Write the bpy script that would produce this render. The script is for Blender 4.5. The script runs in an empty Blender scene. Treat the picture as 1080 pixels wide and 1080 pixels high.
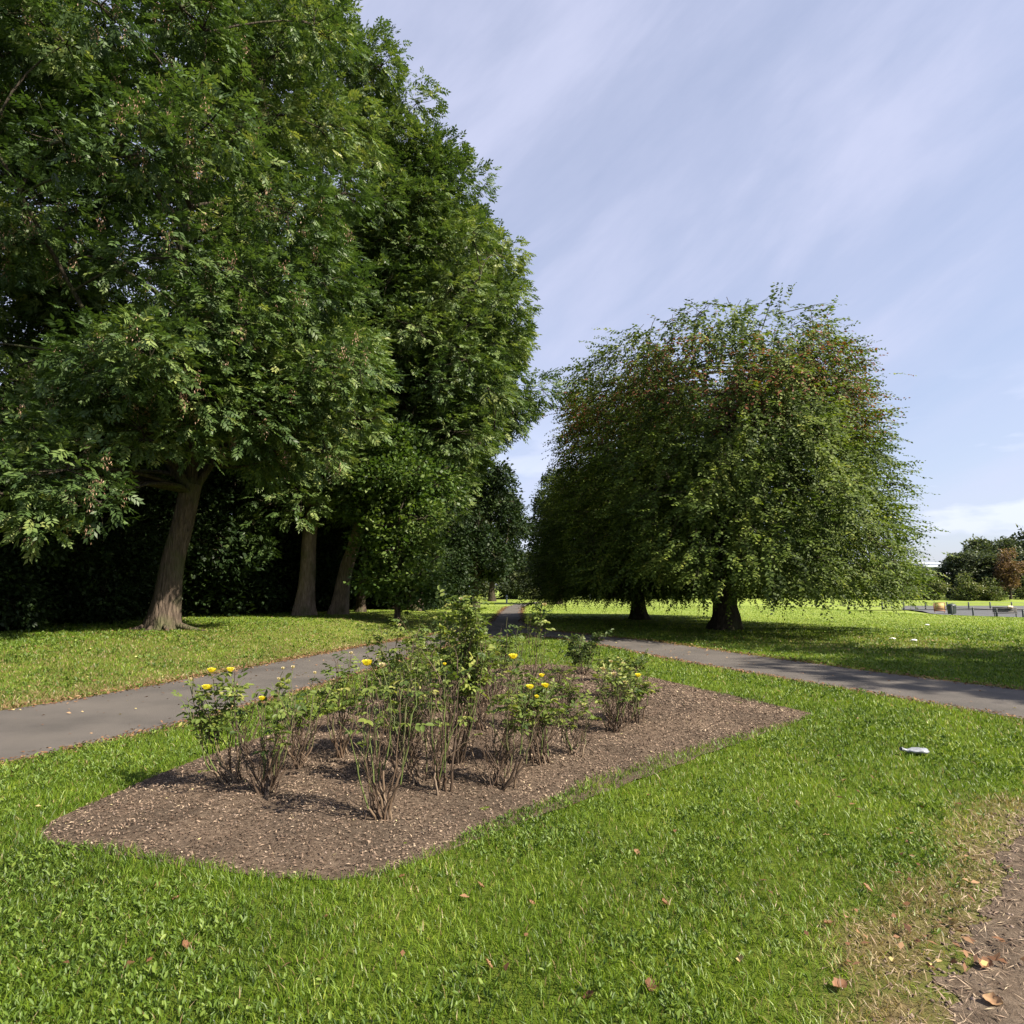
import bpy, math, random
import numpy as np
from mathutils import Vector
R_=math.radians
rng=np.random.default_rng(7); random.seed(7)
sc=bpy.context.scene
COL=sc.collection
# ------------------------------------------------------------ camera
cam_d=bpy.data.cameras.new('camera'); cam=bpy.data.objects.new('camera',cam_d); COL.objects.link(cam)
cam_d.sensor_width=36; cam_d.sensor_fit='HORIZONTAL'; cam_d.lens=36*700/1080
cam_d.clip_start=.05; cam_d.clip_end=3000
cam.location=(0,0,1.6); cam.rotation_euler=(R_(90)+math.atan(80/700),0,0)
sc.camera=cam
# ------------------------------------------------------------ light
SUN_EL=42; SUN_AZ=math.atan2(.89,-.455)       # direction towards the sun, clockwise from +Y
sun_d=bpy.data.lights.new('sun','SUN'); sun_d.energy=5.0; sun_d.angle=R_(.5); sun_d.color=(1,.91,.76)
sun=bpy.data.objects.new('sun',sun_d); COL.objects.link(sun)
tosun=Vector((math.sin(SUN_AZ)*math.cos(R_(SUN_EL)),math.cos(SUN_AZ)*math.cos(R_(SUN_EL)),math.sin(R_(SUN_EL))))
sun.rotation_euler=tosun.to_track_quat('Z','Y').to_euler(); sun.location=(20,-10,30)
W=bpy.data.worlds.new('World'); sc.world=W; W.use_nodes=True
nt=W.node_tree; nt.nodes.clear()
def N(nt,t,**k):
    n=nt.nodes.new(t)
    for a,b in k.items():
        if a=='inp':
            for i,v in b.items(): n.inputs[i].default_value=v
        else: setattr(n,a,b)
    return n
def ramp(nt,stops,interp='LINEAR'):
    n=nt.nodes.new('ShaderNodeValToRGB'); cr=n.color_ramp; cr.interpolation=interp
    while len(cr.elements)<len(stops): cr.elements.new(.5)
    for e,(p,c) in zip(cr.elements,stops):
        e.position=p; e.color=tuple(c)+(1,) if hasattr(c,'__len__') else (c,c,c,1)
    return n
def world():
    L=nt.links.new
    out=N(nt,'ShaderNodeOutputWorld'); bg=N(nt,'ShaderNodeBackground'); bg.inputs[1].default_value=.068
    sky=N(nt,'ShaderNodeTexSky'); sky.sky_type='NISHITA'; sky.sun_disc=False
    sky.sun_elevation=R_(SUN_EL); sky.sun_rotation=SUN_AZ; sky.dust_density=1.2; sky.ozone_density=2.0
    tc=N(nt,'ShaderNodeTexCoord')
    # thin high veil, streaked
    mr_=N(nt,'ShaderNodeMapping'); mr_.inputs['Rotation'].default_value=(R_(8),R_(33),0); mp=N(nt,'ShaderNodeMapping'); mp.inputs['Scale'].default_value=(1.1,1.4,4.2)
    no=N(nt,'ShaderNodeTexNoise',inp={'Scale':1.5,'Detail':9,'Roughness':.58,'Distortion':.35})
    L(tc.outputs['Generated'],mr_.inputs[0]); L(mr_.outputs[0],mp.inputs[0]); L(mp.outputs[0],no.inputs['Vector'])
    rp=ramp(nt,[(.30,.44),(.47,.56),(.62,.74),(.75,.84)]); L(no.outputs['Fac'],rp.inputs[0])
    mx=N(nt,'ShaderNodeMix',data_type='RGBA'); L(rp.outputs[0],mx.inputs[0]); L(sky.outputs[0],mx.inputs[6])
    mx.inputs[7].default_value=(4.25,4.42,5.75,1)
    # low cumulus close to the horizon
    mp2=N(nt,'ShaderNodeMapping'); mp2.inputs['Scale'].default_value=(4.5,4.5,15.0); mp2.inputs['Location'].default_value=(.55,.1,.2)
    n2=N(nt,'ShaderNodeTexNoise',inp={'Scale':1.4,'Detail':6,'Roughness':.5})
    L(tc.outputs['Generated'],mp2.inputs[0]); L(mp2.outputs[0],n2.inputs['Vector'])
    r2=ramp(nt,[(.51,0.),(.60,1.)]); L(n2.outputs['Fac'],r2.inputs[0])
    sp=N(nt,'ShaderNodeSeparateXYZ'); L(tc.outputs['Generated'],sp.inputs[0])
    r3=ramp(nt,[(.0,.25),(.10,.5),(.28,.0)]); L(sp.outputs['Z'],r3.inputs[0])
    mu=N(nt,'ShaderNodeMath',operation='MULTIPLY'); L(r2.outputs[0],mu.inputs[0]); L(r3.outputs[0],mu.inputs[1])
    mx2=N(nt,'ShaderNodeMix',data_type='RGBA'); L(mu.outputs[0],mx2.inputs[0]); L(mx.outputs[2],mx2.inputs[6]); mx2.inputs[7].default_value=(6.1,6.3,7.4,1)
    L(mx2.outputs[2],bg.inputs[0]); L(bg.outputs[0],out.inputs[0])
world()
sc.view_settings.view_transform='Standard'; sc.view_settings.look='None'; sc.view_settings.gamma=1
sc.view_settings.exposure=1.4
sc.render.engine='CYCLES'
# ------------------------------------------------------------ helpers
def tag(o,label=None,cat=None,group=None,kind=None):
    if label: o['label']=label
    if cat: o['category']=cat
    if group: o['group']=group
    if kind: o['kind']=kind
    return o
def empty(name,loc,rz=0):
    o=bpy.data.objects.new(name,None); COL.objects.link(o); o.location=loc; o.rotation_euler=(0,0,rz); o.empty_display_size=.3
    return o
def copy_tree(o,parent=None):
    c=o.copy(); COL.objects.link(c)
    if parent: c.parent=parent
    for ch in list(o.children): copy_tree(ch,c)
    return c
class MB:
    """collects vertices and faces in numpy blocks; build() links them as one mesh object"""
    def __init__(s): s.v=[];s.f=[];s.a=[];s.b=[];s.n=0;s.m=[]
    def add(s,v,f,tint=.5,dry=0.,mat=0):
        v=np.asarray(v,np.float32).reshape(-1,3); f=np.asarray(f,np.int64)
        s.v.append(v); s.f.append(f+s.n); s.n+=len(v)
        s.a.append(np.broadcast_to(np.asarray(tint,np.float32),(len(v),)).copy())
        s.b.append(np.broadcast_to(np.asarray(dry,np.float32),(len(v),)).copy())
        s.m.append(np.full(len(f),mat,np.int32))
    def tube(s,pts,rad,k=6,tint=.5,cap=True,ang=None,mat=0):
        pts=np.asarray(pts,float); n=len(pts); rad=np.broadcast_to(np.asarray(rad,float),(n,))
        d=np.gradient(pts,axis=0); d/=np.linalg.norm(d,axis=1)[:,None]+1e-9
        ref=np.array([0.,0,1]) if abs(d[0][2])<.9 else np.array([1.,0,0])
        if abs(d[:,2]).max()>.9: ref=np.array([1.,.13,0]) 
        u=np.cross(d,ref); u/=np.linalg.norm(u,axis=1)[:,None]+1e-9; w=np.cross(d,u)
        th=np.arange(k)*2*np.pi/k
        m=np.ones((n,k)) if ang is None else ang(n,th)
        V=pts[:,None]+(u[:,None]*np.cos(th)[None,:,None]+w[:,None]*np.sin(th)[None,:,None])*(rad[:,None]*m)[:,:,None]
        i=np.arange(n-1)[:,None]*k; j=np.arange(k)[None]; j2=(j+1)%k
        F=np.stack([i+j,i+j2,i+k+j2,i+k+j],-1).reshape(-1,4)
        s.add(V.reshape(-1,3),F,tint,mat=mat)
        if cap and k==4: s.f.append(np.array([[0,1,2,3],[(n-1)*k+3,(n-1)*k+2,(n-1)*k+1,(n-1)*k]])+s.n-n*k); s.m.append(np.full(2,mat,np.int32))
    def box(s,c,sz,rz=0,rx=0,tint=.5,mat=0):
        x,y,z=[q/2 for q in sz]
        v=np.array([[-x,-y,-z],[x,-y,-z],[x,y,-z],[-x,y,-z],[-x,-y,z],[x,-y,z],[x,y,z],[-x,y,z]])
        if rx: ca,sa=math.cos(rx),math.sin(rx); v=v@np.array([[1,0,0],[0,ca,-sa],[0,sa,ca]]).T
        if rz: ca,sa=math.cos(rz),math.sin(rz); v=v@np.array([[ca,-sa,0],[sa,ca,0],[0,0,1]]).T
        s.add(v+np.array(c),[[0,3,2,1],[4,5,6,7],[0,1,5,4],[1,2,6,5],[2,3,7,6],[3,0,4,7]],tint,mat=mat)
    def build(s,name,mat,parent=None,smooth=False):
        me=bpy.data.meshes.new(name)
        V=np.concatenate(s.v); me.vertices.add(len(V)); me.vertices.foreach_set('co',V.astype(np.float32).ravel())
        tot=np.concatenate([np.full(len(f),f.shape[1],np.int32) for f in s.f])
        idx=np.concatenate([f.ravel() for f in s.f]).astype(np.int32)
        me.loops.add(len(idx)); me.loops.foreach_set('vertex_index',idx)
        me.polygons.add(len(tot)); st=np.concatenate([[0],np.cumsum(tot)[:-1]]).astype(np.int32)
        me.polygons.foreach_set('loop_start',st); me.polygons.foreach_set('loop_total',tot)
        if smooth: me.polygons.foreach_set('use_smooth',np.ones(len(tot),bool))
        me.update(calc_edges=True)
        a=me.attributes.new('tint','FLOAT','POINT'); a.data.foreach_set('value',np.concatenate(s.a))
        b=me.attributes.new('dry','FLOAT','POINT'); b.data.foreach_set('value',np.concatenate(s.b))
        mats=mat if isinstance(mat,(list,tuple)) else [mat]
        for m in mats: me.materials.append(m)
        if len(mats)>1: me.polygons.foreach_set('material_index',np.concatenate(s.m))
        o=bpy.data.objects.new(name,me); COL.objects.link(o)
        if parent: o.parent=parent
        return o
def nrm(a): return a/(np.linalg.norm(a,axis=-1,keepdims=True)+1e-9)
_ph=rng.uniform(0,6.28,(8,2)); _dr=nrm(rng.normal(size=(8,2)))
def noise2(x,y,s=1.):
    """cheap smooth 2-D noise in about -1..1, feature size s"""
    r=0
    for i in range(8):
        k=(1+.45*i)*2.2/s; r=r+np.sin((x*_dr[i,0]+y*_dr[i,1])*k+_ph[i,0]+1.7*np.sin((x*_dr[i,1]-y*_dr[i,0])*k*.6+_ph[i,1]))/(1+.35*i)
    return r/3.2
def S(a,b,x):
    t=np.clip((np.asarray(x,float)-a)/(b-a),0,1); return t*t*(3-2*t)
def inpoly(P,x,y):
    P=np.asarray(P); c=np.zeros(np.shape(x),bool); n=len(P)
    for i in range(n):
        x1,y1=P[i]; x2,y2=P[(i+1)%n]
        if y1==y2: continue
        c^=((y1>y)!=(y2>y))&(x<(x2-x1)*(y-y1)/(y2-y1)+x1)
    return c
def dpoly(P,x,y,closed=True):
    P=np.asarray(P,float); d=np.full(np.shape(x),1e9); n=len(P)
    for i in range(n if closed else n-1):
        a=P[i]; b=P[(i+1)%n]; e=b-a; t=np.clip(((x-a[0])*e[0]+(y-a[1])*e[1])/(e@e+1e-9),0,1)
        d=np.minimum(d,np.hypot(x-a[0]-t*e[0],y-a[1]-t*e[1]))
    return d
def smooth_poly(P,k=4):
    """Catmull-Rom through a closed outline"""
    P=np.asarray(P,float); n=len(P); o=[]
    for i in range(n):
        p0,p1,p2,p3=P[i-1],P[i],P[(i+1)%n],P[(i+2)%n]
        for j in range(k):
            t=j/k; o.append(.5*((2*p1)+(-p0+p2)*t+(2*p0-5*p1+4*p2-p3)*t*t+(-p0+3*p1-3*p2+p3)*t**3))
    return np.array(o)
# ------------------------------------------------------------ ground plan (metres, camera at the origin looking +Y)
BED=smooth_poly([(-3.15,4.72),(-2.84,4.35),(-2.5,4.27),(-1.9,4.12),(-1.26,3.89),(-.72,3.96),(-.38,4.38),(.14,5.07),(1.01,6.09),(2.19,7.19),(3.5,8.3),(3.82,8.75),(3.4,9.6),(2.98,10.69),(2.06,13.1),(.4,14.1),(-1.0,12.3),(-1.96,10.05),(-2.5,7.85),(-2.91,6.59),(-3.06,5.64)],12)

PATH=np.array([(-14,-2),(-9.2,4.5),(-6.69,8.91),(-6.28,9.88),(-5.96,11.09),(-5.5,12.93),(-5.1,14.6),(-4.3,17.91),(-3.34,21.19),(-2.2,25.0),(-1.35,29.2),(-.97,32.6),(-.8,45),(-.48,56.9),(.5,67),(2.6,75.8),(8,80.5),(30,84),(70,86),(70,88.6),(28,86.8),(7,83.6),(1.6,79),(-.2,72),(3.3,74) if 0 else (3.4,79.2),(3.0,75.8),(1.5,67),(.86,57),(.81,51.8),(.62,42),(.51,32.6),(.75,28.4),(1.6,25.0),(3.04,22.3),(4.3,20.3),(5.52,16.7),(6.96,12.9),(7.9,10.9),(9.3,8.4),(12,5),(16,1),(15,-1),(10.6,3),(8.0,6.2),(6.26,8.35),(5.6,10.05),(4.39,13.08),(3.65,14.9),(2.85,17.6),(1.99,20.4),(1.2,21.6),(.25,22.3),(-.75,21.6),(-1.5,20.0),(-2.47,14.6),(-3.06,11.76),(-3.6,9.3),(-3.86,8.17),(-4.2,7.32),(-4.7,6.2),(-7.4,1.5),(-11,-4)])
PATH_A=np.array([(-14,-2),(-9.2,4.5),(-6.69,8.91),(-6.28,9.88),(-5.96,11.09),(-5.5,12.93),(-5.1,14.6),(-4.3,17.91),(-3.34,21.19),(-2.2,25.0),(-1.35,29.2),(-.97,32.6),(-.8,45),(-.48,56.9),(.5,67),(2.6,75.8),(3.4,78.5),(8,80.5),(30,84),(70,86),(70,84.2),(30,82.2),(9,78.8),(4.6,77),(3.3,75.2),(1.9,67),(.96,57),(.81,51.8),(.62,42),(.51,32.6),(.75,28.4),(1.6,25.0),(3.04,22.3),(4.3,20.3),(5.52,16.7),(6.96,12.9),(7.9,10.9),(9.3,8.4),(12,5),(16,1),(15,-1),(10.6,3),(8.0,6.2),(6.26,8.35),(5.6,10.05),(4.39,13.08),(3.65,14.9),(2.85,17.6),(1.99,20.4),(1.2,21.6),(.25,22.3),(-.75,21.6),(-1.5,20.0),(-2.47,14.6),(-3.06,11.76),(-3.6,9.3),(-3.86,8.17),(-4.2,7.32),(-4.7,6.2),(-7.4,1.5),(-11,-4)])
PATH=PATH_A
_D=smooth_poly([(1.56,2.2),(1.68,2.75),(2.1,3.25),(2.5,3.62),(2.8,3.98),(3.12,4.35),(3.9,4.95),(5.2,4.7),(5.5,2.6),(4.4,.9),(1.9,.8)],14)
BED=BED+.035*np.stack([noise2(BED[:,0],BED[:,1],.45),noise2(BED[:,1],BED[:,0]+5,.45)],-1)+.018*np.stack([noise2(BED[:,0],BED[:,1],.14),noise2(BED[:,1]+2,BED[:,0],.14)],-1)
DIRT=_D+.07*np.stack([noise2(_D[:,0],_D[:,1],.22),noise2(_D[:,1],_D[:,0]+3,.22)],-1)+.03*np.stack([noise2(_D[:,0],_D[:,1],.07),noise2(_D[:,1],_D[:,0],.07)],-1)
PAVE=np.array([(50.5,87),(49,80),(45.5,73),(43.3,66),(42.8,60),(41.8,54),(42,46),(100,46),(115,88),(90,91),(66,92),(54,92)])
def H(x,y):
    x=np.asarray(x,float); y=np.asarray(y,float)
    edge=np.interp(y,[0,6,9,13,18,25,33,60],[-10.5,-8.4,-6.7,-5.5,-4.3,-2.2,-1.0,-.5])
    left=.38*S(.3,6,edge-x)*(1-S(34,60,y))+.25*S(8,16,edge-x)
    dip=-1.2*S(22,42,x)*S(30,54,y)*(1-S(84,108,y))
    rel=.02*noise2(x,y,9.)*S(2,8,np.abs(x-edge))*(x<edge)
    return left+dip+rel
# ------------------------------------------------------------ materials
def mat(name): 
    m=bpy.data.materials.new(name); m.use_nodes=True; t=m.node_tree; t.nodes.clear()
    o=N(t,'ShaderNodeOutputMaterial'); return m,t,o
def simple(name,col,rough=.6,metal=0,var=.15,scale=12,bump=0.,bscale=40):
    m,t,o=mat(name); L=t.links.new; p=N(t,'ShaderNodeBsdfPrincipled'); p.inputs['Roughness'].default_value=rough; p.inputs['Metallic'].default_value=metal
    tc=N(t,'ShaderNodeTexCoord'); n=N(t,'ShaderNodeTexNoise',inp={'Scale':scale,'Detail':5}); L(tc.outputs['Object'],n.inputs['Vector'])
    r=ramp(t,[(.3,[c*(1-var) for c in col]),(.7,[min(1,c*(1+var)) for c in col])]); L(n.outputs['Fac'],r.inputs[0]); L(r.outputs[0],p.inputs['Base Color'])
    if bump:
        n2=N(t,'ShaderNodeTexNoise',inp={'Scale':bscale,'Detail':6}); L(tc.outputs['Object'],n2.inputs['Vector'])
        b=N(t,'ShaderNodeBump',inp={'Strength':bump,'Distance':.02}); L(n2.outputs['Fac'],b.inputs['Height']); L(b.outputs[0],p.inputs['Normal'])
    L(p.outputs[0],o.inputs[0]); return m
def leafmat(name,stops,dry=None,trans=.3,rough=.5,spec=.3,tcol=(1.25,1.35,.55)):
    m,t,o=mat(name); L=t.links.new
    a=N(t,'ShaderNodeAttribute',attribute_name='tint'); r=ramp(t,stops); L(a.outputs['Fac'],r.inputs[0]); c=r.outputs[0]
    if dry:
        d=N(t,'ShaderNodeAttribute',attribute_name='dry'); mx=N(t,'ShaderNodeMix',data_type='RGBA'); L(d.outputs['Fac'],mx.inputs[0]); L(c,mx.inputs[6])
        r2=ramp(t,dry); L(a.outputs['Fac'],r2.inputs[0]); L(r2.outputs[0],mx.inputs[7]); c=mx.outputs[2]
    p=N(t,'ShaderNodeBsdfPrincipled'); p.inputs['Roughness'].default_value=rough; p.inputs['Specular IOR Level'].default_value=spec; L(c,p.inputs['Base Color'])
    tr=N(t,'ShaderNodeBsdfTranslucent'); g=N(t,'ShaderNodeMix',data_type='RGBA',blend_type='MULTIPLY'); g.inputs[0].default_value=1; L(c,g.inputs[6]); g.inputs[7].default_value=tcol+(1,); L(g.outputs[2],tr.inputs[0])
    ms=N(t,'ShaderNodeMixShader'); ms.inputs[0].default_value=trans; L(p.outputs[0],ms.inputs[1]); L(tr.outputs[0],ms.inputs[2]); L(ms.outputs[0],o.inputs[0])
    return m
M={}
M['ash']=leafmat('ash_leaf',[(0,(.013,.026,.007)),(.45,(.052,.090,.024)),(.75,(.125,.172,.050)),(1,(.25,.28,.10))],trans=.24,rough=.5,spec=.3)
M['ash_light']=leafmat('ash_leaf_light',[(0,(.020,.038,.010)),(.5,(.058,.100,.028)),(.8,(.130,.180,.052)),(1,(.26,.28,.09))],trans=.25,rough=.5,spec=.3)
M['maple']=leafmat('maple_leaf',[(0,(.020,.042,.009)),(.5,(.058,.104,.022)),(1,(.14,.19,.045))],trans=.32)
M['weep']=leafmat('weeping_leaf',[(0,(.013,.024,.006)),(.45,(.060,.094,.016)),(.8,(.140,.184,.030)),(1,(.24,.25,.05))],dry=[(0,(.09,.035,.018)),(1,(.24,.09,.05))],trans=.28,rough=.6,spec=.2)
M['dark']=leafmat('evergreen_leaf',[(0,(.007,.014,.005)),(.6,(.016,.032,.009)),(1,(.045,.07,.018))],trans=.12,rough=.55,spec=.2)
M['far']=leafmat('far_leaf',[(0,(.024,.036,.020)),(.6,(.065,.085,.042)),(1,(.14,.155,.075))],trans=.25)
M['farpale']=leafmat('pale_shrub_leaf',[(0,(.05,.07,.025)),(.6,(.11,.14,.045)),(1,(.22,.20,.09))],trans=.25)
M['rust']=leafmat('rust_leaf',[(0,(.08,.05,.028)),(.6,(.17,.105,.06)),(1,(.26,.18,.10))],trans=.25)
M['keys']=leafmat('seed_keys',[(0,(.14,.075,.05)),(1,(.42,.27,.18))],trans=.2)
M['rose']=leafmat('rose_leaf',[(0,(.03,.055,.012)),(.4,(.09,.13,.026)),(.8,(.18,.215,.045)),(1,(.30,.29,.09))],trans=.32,rough=.5,spec=.3)
M['rosedark']=leafmat('dark_rose_leaf',[(0,(.018,.035,.010)),(.6,(.062,.092,.025)),(1,(.13,.155,.045))],trans=.25,rough=.5,spec=.3)
M['stem']=leafmat('rose_stem',[(0,(.035,.024,.016)),(.4,(.085,.055,.036)),(.7,(.16,.115,.075)),(.85,(.07,.09,.025)),(1,(.10,.13,.035))],trans=.0,rough=.6,spec=.3)
M['petal']=leafmat('yellow_petal',[(0,(.80,.66,.03)),(1,(.90,.82,.10))],trans=.35,rough=.5,spec=.2,tcol=(1,1,.6))
M['spent']=leafmat('spent_petal',[(0,(.42,.30,.16)),(1,(.66,.58,.36))],trans=.3)
M['grass']=leafmat('grass_blade',[(0,(.024,.048,.005)),(.4,(.084,.148,.010)),(.8,(.170,.245,.020)),(1,(.29,.33,.05))],dry=[(0,(.15,.105,.045)),(1,(.36,.28,.14))],trans=.34,rough=.45,spec=.35)
M['weed']=leafmat('broad_weed_leaf',[(0,(.032,.064,.008)),(.5,(.085,.140,.018)),(1,(.18,.24,.045))],trans=.25,rough=.5,spec=.3)
M['chips']=leafmat('bark_chips',[(0,(.034,.022,.015)),(.35,(.125,.086,.062)),(.75,(.27,.20,.145)),(.95,(.42,.33,.23)),(1,(.46,.40,.20))],trans=.0,rough=.85,spec=.15)
M['deadleaf']=leafmat('dead_leaf',[(0,(.06,.028,.014)),(.5,(.17,.085,.045)),(.85,(.32,.20,.11)),(1,(.48,.40,.16))],trans=.12,rough=.7,spec=.2)
def bark(name,c1,c2,c3,vs=1.0):
    m,t,o=mat(name); L=t.links.new; p=N(t,'ShaderNodeBsdfPrincipled',inp={'Roughness':.9,'Specular IOR Level':.15})
    tc=N(t,'ShaderNodeTexCoord'); mp=N(t,'ShaderNodeMapping'); mp.inputs['Scale'].default_value=(9*vs,9*vs,1.6*vs); L(tc.outputs['Object'],mp.inputs[0])
    n=N(t,'ShaderNodeTexNoise',inp={'Scale':1.6,'Detail':8,'Roughness':.65,'Distortion':.6}); L(mp.outputs[0],n.inputs['Vector'])
    v=N(t,'ShaderNodeTexVoronoi',feature='DISTANCE_TO_EDGE',inp={'Scale':1.5}); 
    n3=N(t,'ShaderNodeMix',data_type='RGBA',inp={0:.25}); L(mp.outputs[0],n3.inputs[6]); L(n.outputs['Color'],n3.inputs[7]); L(n3.outputs[2],v.inputs['Vector'])
    r=ramp(t,[(.25,c1),(.5,c2),(.75,c3)]); L(n.outputs['Fac'],r.inputs[0])
    n4=N(t,'ShaderNodeTexNoise',inp={'Scale':1.3,'Detail':4}); L(tc.outputs['Object'],n4.inputs['Vector'])
    rm=ramp(t,[(.5,0.),(.68,.6)]); L(n4.outputs['Fac'],rm.inputs[0])
    mo=N(t,'ShaderNodeMix',data_type='RGBA'); L(rm.outputs[0],mo.inputs[0]); L(r.outputs[0],mo.inputs[6]); mo.inputs[7].default_value=(.07,.085,.03,1)
    L(mo.outputs[2],p.inputs['Base Color'])
    rv=ramp(t,[(0.,0.),(.25,1.)]); L(v.outputs['Distance'],rv.inputs[0])
    ad=N(t,'ShaderNodeMath',operation='ADD'); L(rv.outputs[0],ad.inputs[0]); L(n.outputs['Fac'],ad.inputs[1])
    b=N(t,'ShaderNodeBump',inp={'Strength':.9,'Distance':.035}); L(ad.outputs[0],b.inputs['Height']); L(b.outputs[0],p.inputs['Normal'])
    L(p.outputs[0],o.inputs[0]); return m
M['bark']=bark('ash_bark',(.034,.025,.020),(.080,.060,.046),(.16,.12,.09))
M['barksunlit']=bark('sunlit_ash_bark',(.10,.07,.055),(.22,.165,.13),(.36,.28,.22))  # ash bark lightened for two trunks, the sunlight on them put into its colour
M['barkdark']=bark('dark_bark',(.02,.016,.012),(.045,.036,.026),(.09,.07,.05))
def ground_mat():
    m,t,o=mat('lawn'); L=t.links.new; p=N(t,'ShaderNodeBsdfPrincipled',inp={'Roughness':.9,'Specular IOR Level':.1})
    g=N(t,'ShaderNodeNewGeometry')
    def noise(s,d=6,r=.6): 
        n=N(t,'ShaderNodeTexNoise',inp={'Scale':s,'Detail':d,'Roughness':r}); L(g.outputs['Position'],n.inputs['Vector']); return n.outputs['Fac']
    def mix(f,a,b):
        x=N(t,'ShaderNodeMix',data_type='RGBA'); 
        for s,q in ((0,f),(6,a),(7,b)):
            if hasattr(q,'links'): L(q,x.inputs[s])
            else: x.inputs[s].default_value=q if s==0 else tuple(q)+(1,)
        return x.outputs[2]
    fine=ramp(t,[(.3,(.045,.062,.010)),(.55,(.085,.120,.012)),(.75,(.135,.160,.028))]); L(noise(26,8,.75),fine.inputs[0])
    far=ramp(t,[(.3,(.150,.205,.034)),(.5,(.190,.245,.046)),(.72,(.225,.272,.064))]); L(noise(.35,8,.7),far.inputs[0])
    # close-mown field begins a little beyond the trees
    sp=N(t,'ShaderNodeSeparateXYZ'); L(g.outputs['Position'],sp.inputs[0])
    mr=N(t,'ShaderNodeMapRange',inp={1:17.,2:38.}); L(sp.outputs['Y'],mr.inputs[0])
    c=mix(mr.outputs[0],fine.outputs[0],far.outputs[0])
    a=N(t,'ShaderNodeAttribute',attribute_name='dry')
    dr=ramp(t,[(.35,(.07,.048,.028)),(.55,(.16,.115,.06)),(.75,(.28,.22,.12))]); L(noise(14,8,.8),dr.inputs[0])
    nn=N(t,'ShaderNodeMath',operation='MULTIPLY'); L(a.outputs['Fac'],nn.inputs[0]); rr=ramp(t,[(.38,.15),(.62,1.)]); L(noise(2.3,6,.7),rr.inputs[0]); L(rr.outputs[0],nn.inputs[1])
    c=mix(nn.outputs[0],c,dr.outputs[0])
    L(c,p.inputs['Base Color'])
    b=N(t,'ShaderNodeBump',inp={'Strength':.7,'Distance':.03}); L(noise(18,8,.8),b.inputs['Height']); L(b.outputs[0],p.inputs['Normal'])
    L(p.outputs[0],o.inputs[0]); return m
def asphalt():
    m,t,o=mat('worn_asphalt'); L=t.links.new; p=N(t,'ShaderNodeBsdfPrincipled',inp={'Roughness':.85,'Specular IOR Level':.25})
    g=N(t,'ShaderNodeNewGeometry')
    n=N(t,'ShaderNodeTexNoise',inp={'Scale':140,'Detail':3,'Roughness':.7}); L(g.outputs['Position'],n.inputs['Vector'])
    n2=N(t,'ShaderNodeTexNoise',inp={'Scale':.7,'Detail':7,'Roughness':.6}); L(g.outputs['Position'],n2.inputs['Vector'])
    v=N(t,'ShaderNodeTexVoronoi',inp={'Scale':210}); L(g.outputs['Position'],v.inputs['Vector'])
    r=ramp(t,[(.28,(.066,.060,.055)),(.5,(.100,.089,.080)),(.6,(.112,.099,.088)),(.75,(.142,.126,.112))]); L(n2.outputs['Fac'],r.inputs[0])
    r1=ramp(t,[(.3,(.72,.72,.72)),(.6,(1.,1.,1.)),(.8,(1.25,1.22,1.2))]); L(n.outputs['Fac'],r1.inputs[0])
    mu=N(t,'ShaderNodeMix',data_type='RGBA',blend_type='MULTIPLY'); mu.inputs[0].default_value=1; L(r.outputs[0],mu.inputs[6]); L(r1.outputs[0],mu.inputs[7]); L(mu.outputs[2],p.inputs['Base Color'])
    b=N(t,'ShaderNodeBump',inp={'Strength':.5,'Distance':.006}); L(v.outputs['Distance'],b.inputs['Height']); L(b.outputs[0],p.inputs['Normal'])
    L(p.outputs[0],o.inputs[0]); return m
def soil(name,c1,c2,c3,s=18,bd=.03):
    m,t,o=mat(name); L=t.links.new; p=N(t,'ShaderNodeBsdfPrincipled',inp={'Roughness':.95,'Specular IOR Level':.1})
    g=N(t,'ShaderNodeNewGeometry')
    n=N(t,'ShaderNodeTexNoise',inp={'Scale':s,'Detail':9,'Roughness':.75}); L(g.outputs['Position'],n.inputs['Vector'])
    n2=N(t,'ShaderNodeTexNoise',inp={'Scale':1.6,'Detail':4}); L(g.outputs['Position'],n2.inputs['Vector'])
    r=ramp(t,[(.3,c1),(.5,c2),(.72,c3)]); L(n.outputs['Fac'],r.inputs[0])
    r2=ramp(t,[(.35,(.75,.75,.75)),(.65,(1.15,1.12,1.1))]); L(n2.outputs['Fac'],r2.inputs[0])
    mu=N(t,'ShaderNodeMix',data_type='RGBA',blend_type='MULTIPLY'); mu.inputs[0].default_value=1; L(r.outputs[0],mu.inputs[6]); L(r2.outputs[0],mu.inputs[7]); L(mu.outputs[2],p.inputs['Base Color'])
    b=N(t,'ShaderNodeBump',inp={'Strength':.9,'Distance':bd}); L(n.outputs['Fac'],b.inputs['Height']); L(b.outputs[0],p.inputs['Normal'])
    L(p.outputs[0],o.inputs[0]); return m
M['ground']=ground_mat(); M['asphalt']=asphalt()
M['mulch']=soil('mulch_soil',(.034,.023,.016),(.102,.076,.056),(.19,.148,.110),30,.03)
M['soil']=soil('trodden_soil',(.058,.042,.030),(.130,.100,.074),(.21,.168,.128),14,.05)
M['paving']=simple('grey_paving',(.085,.087,.092),.95,var=.08,scale=.3)
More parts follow.
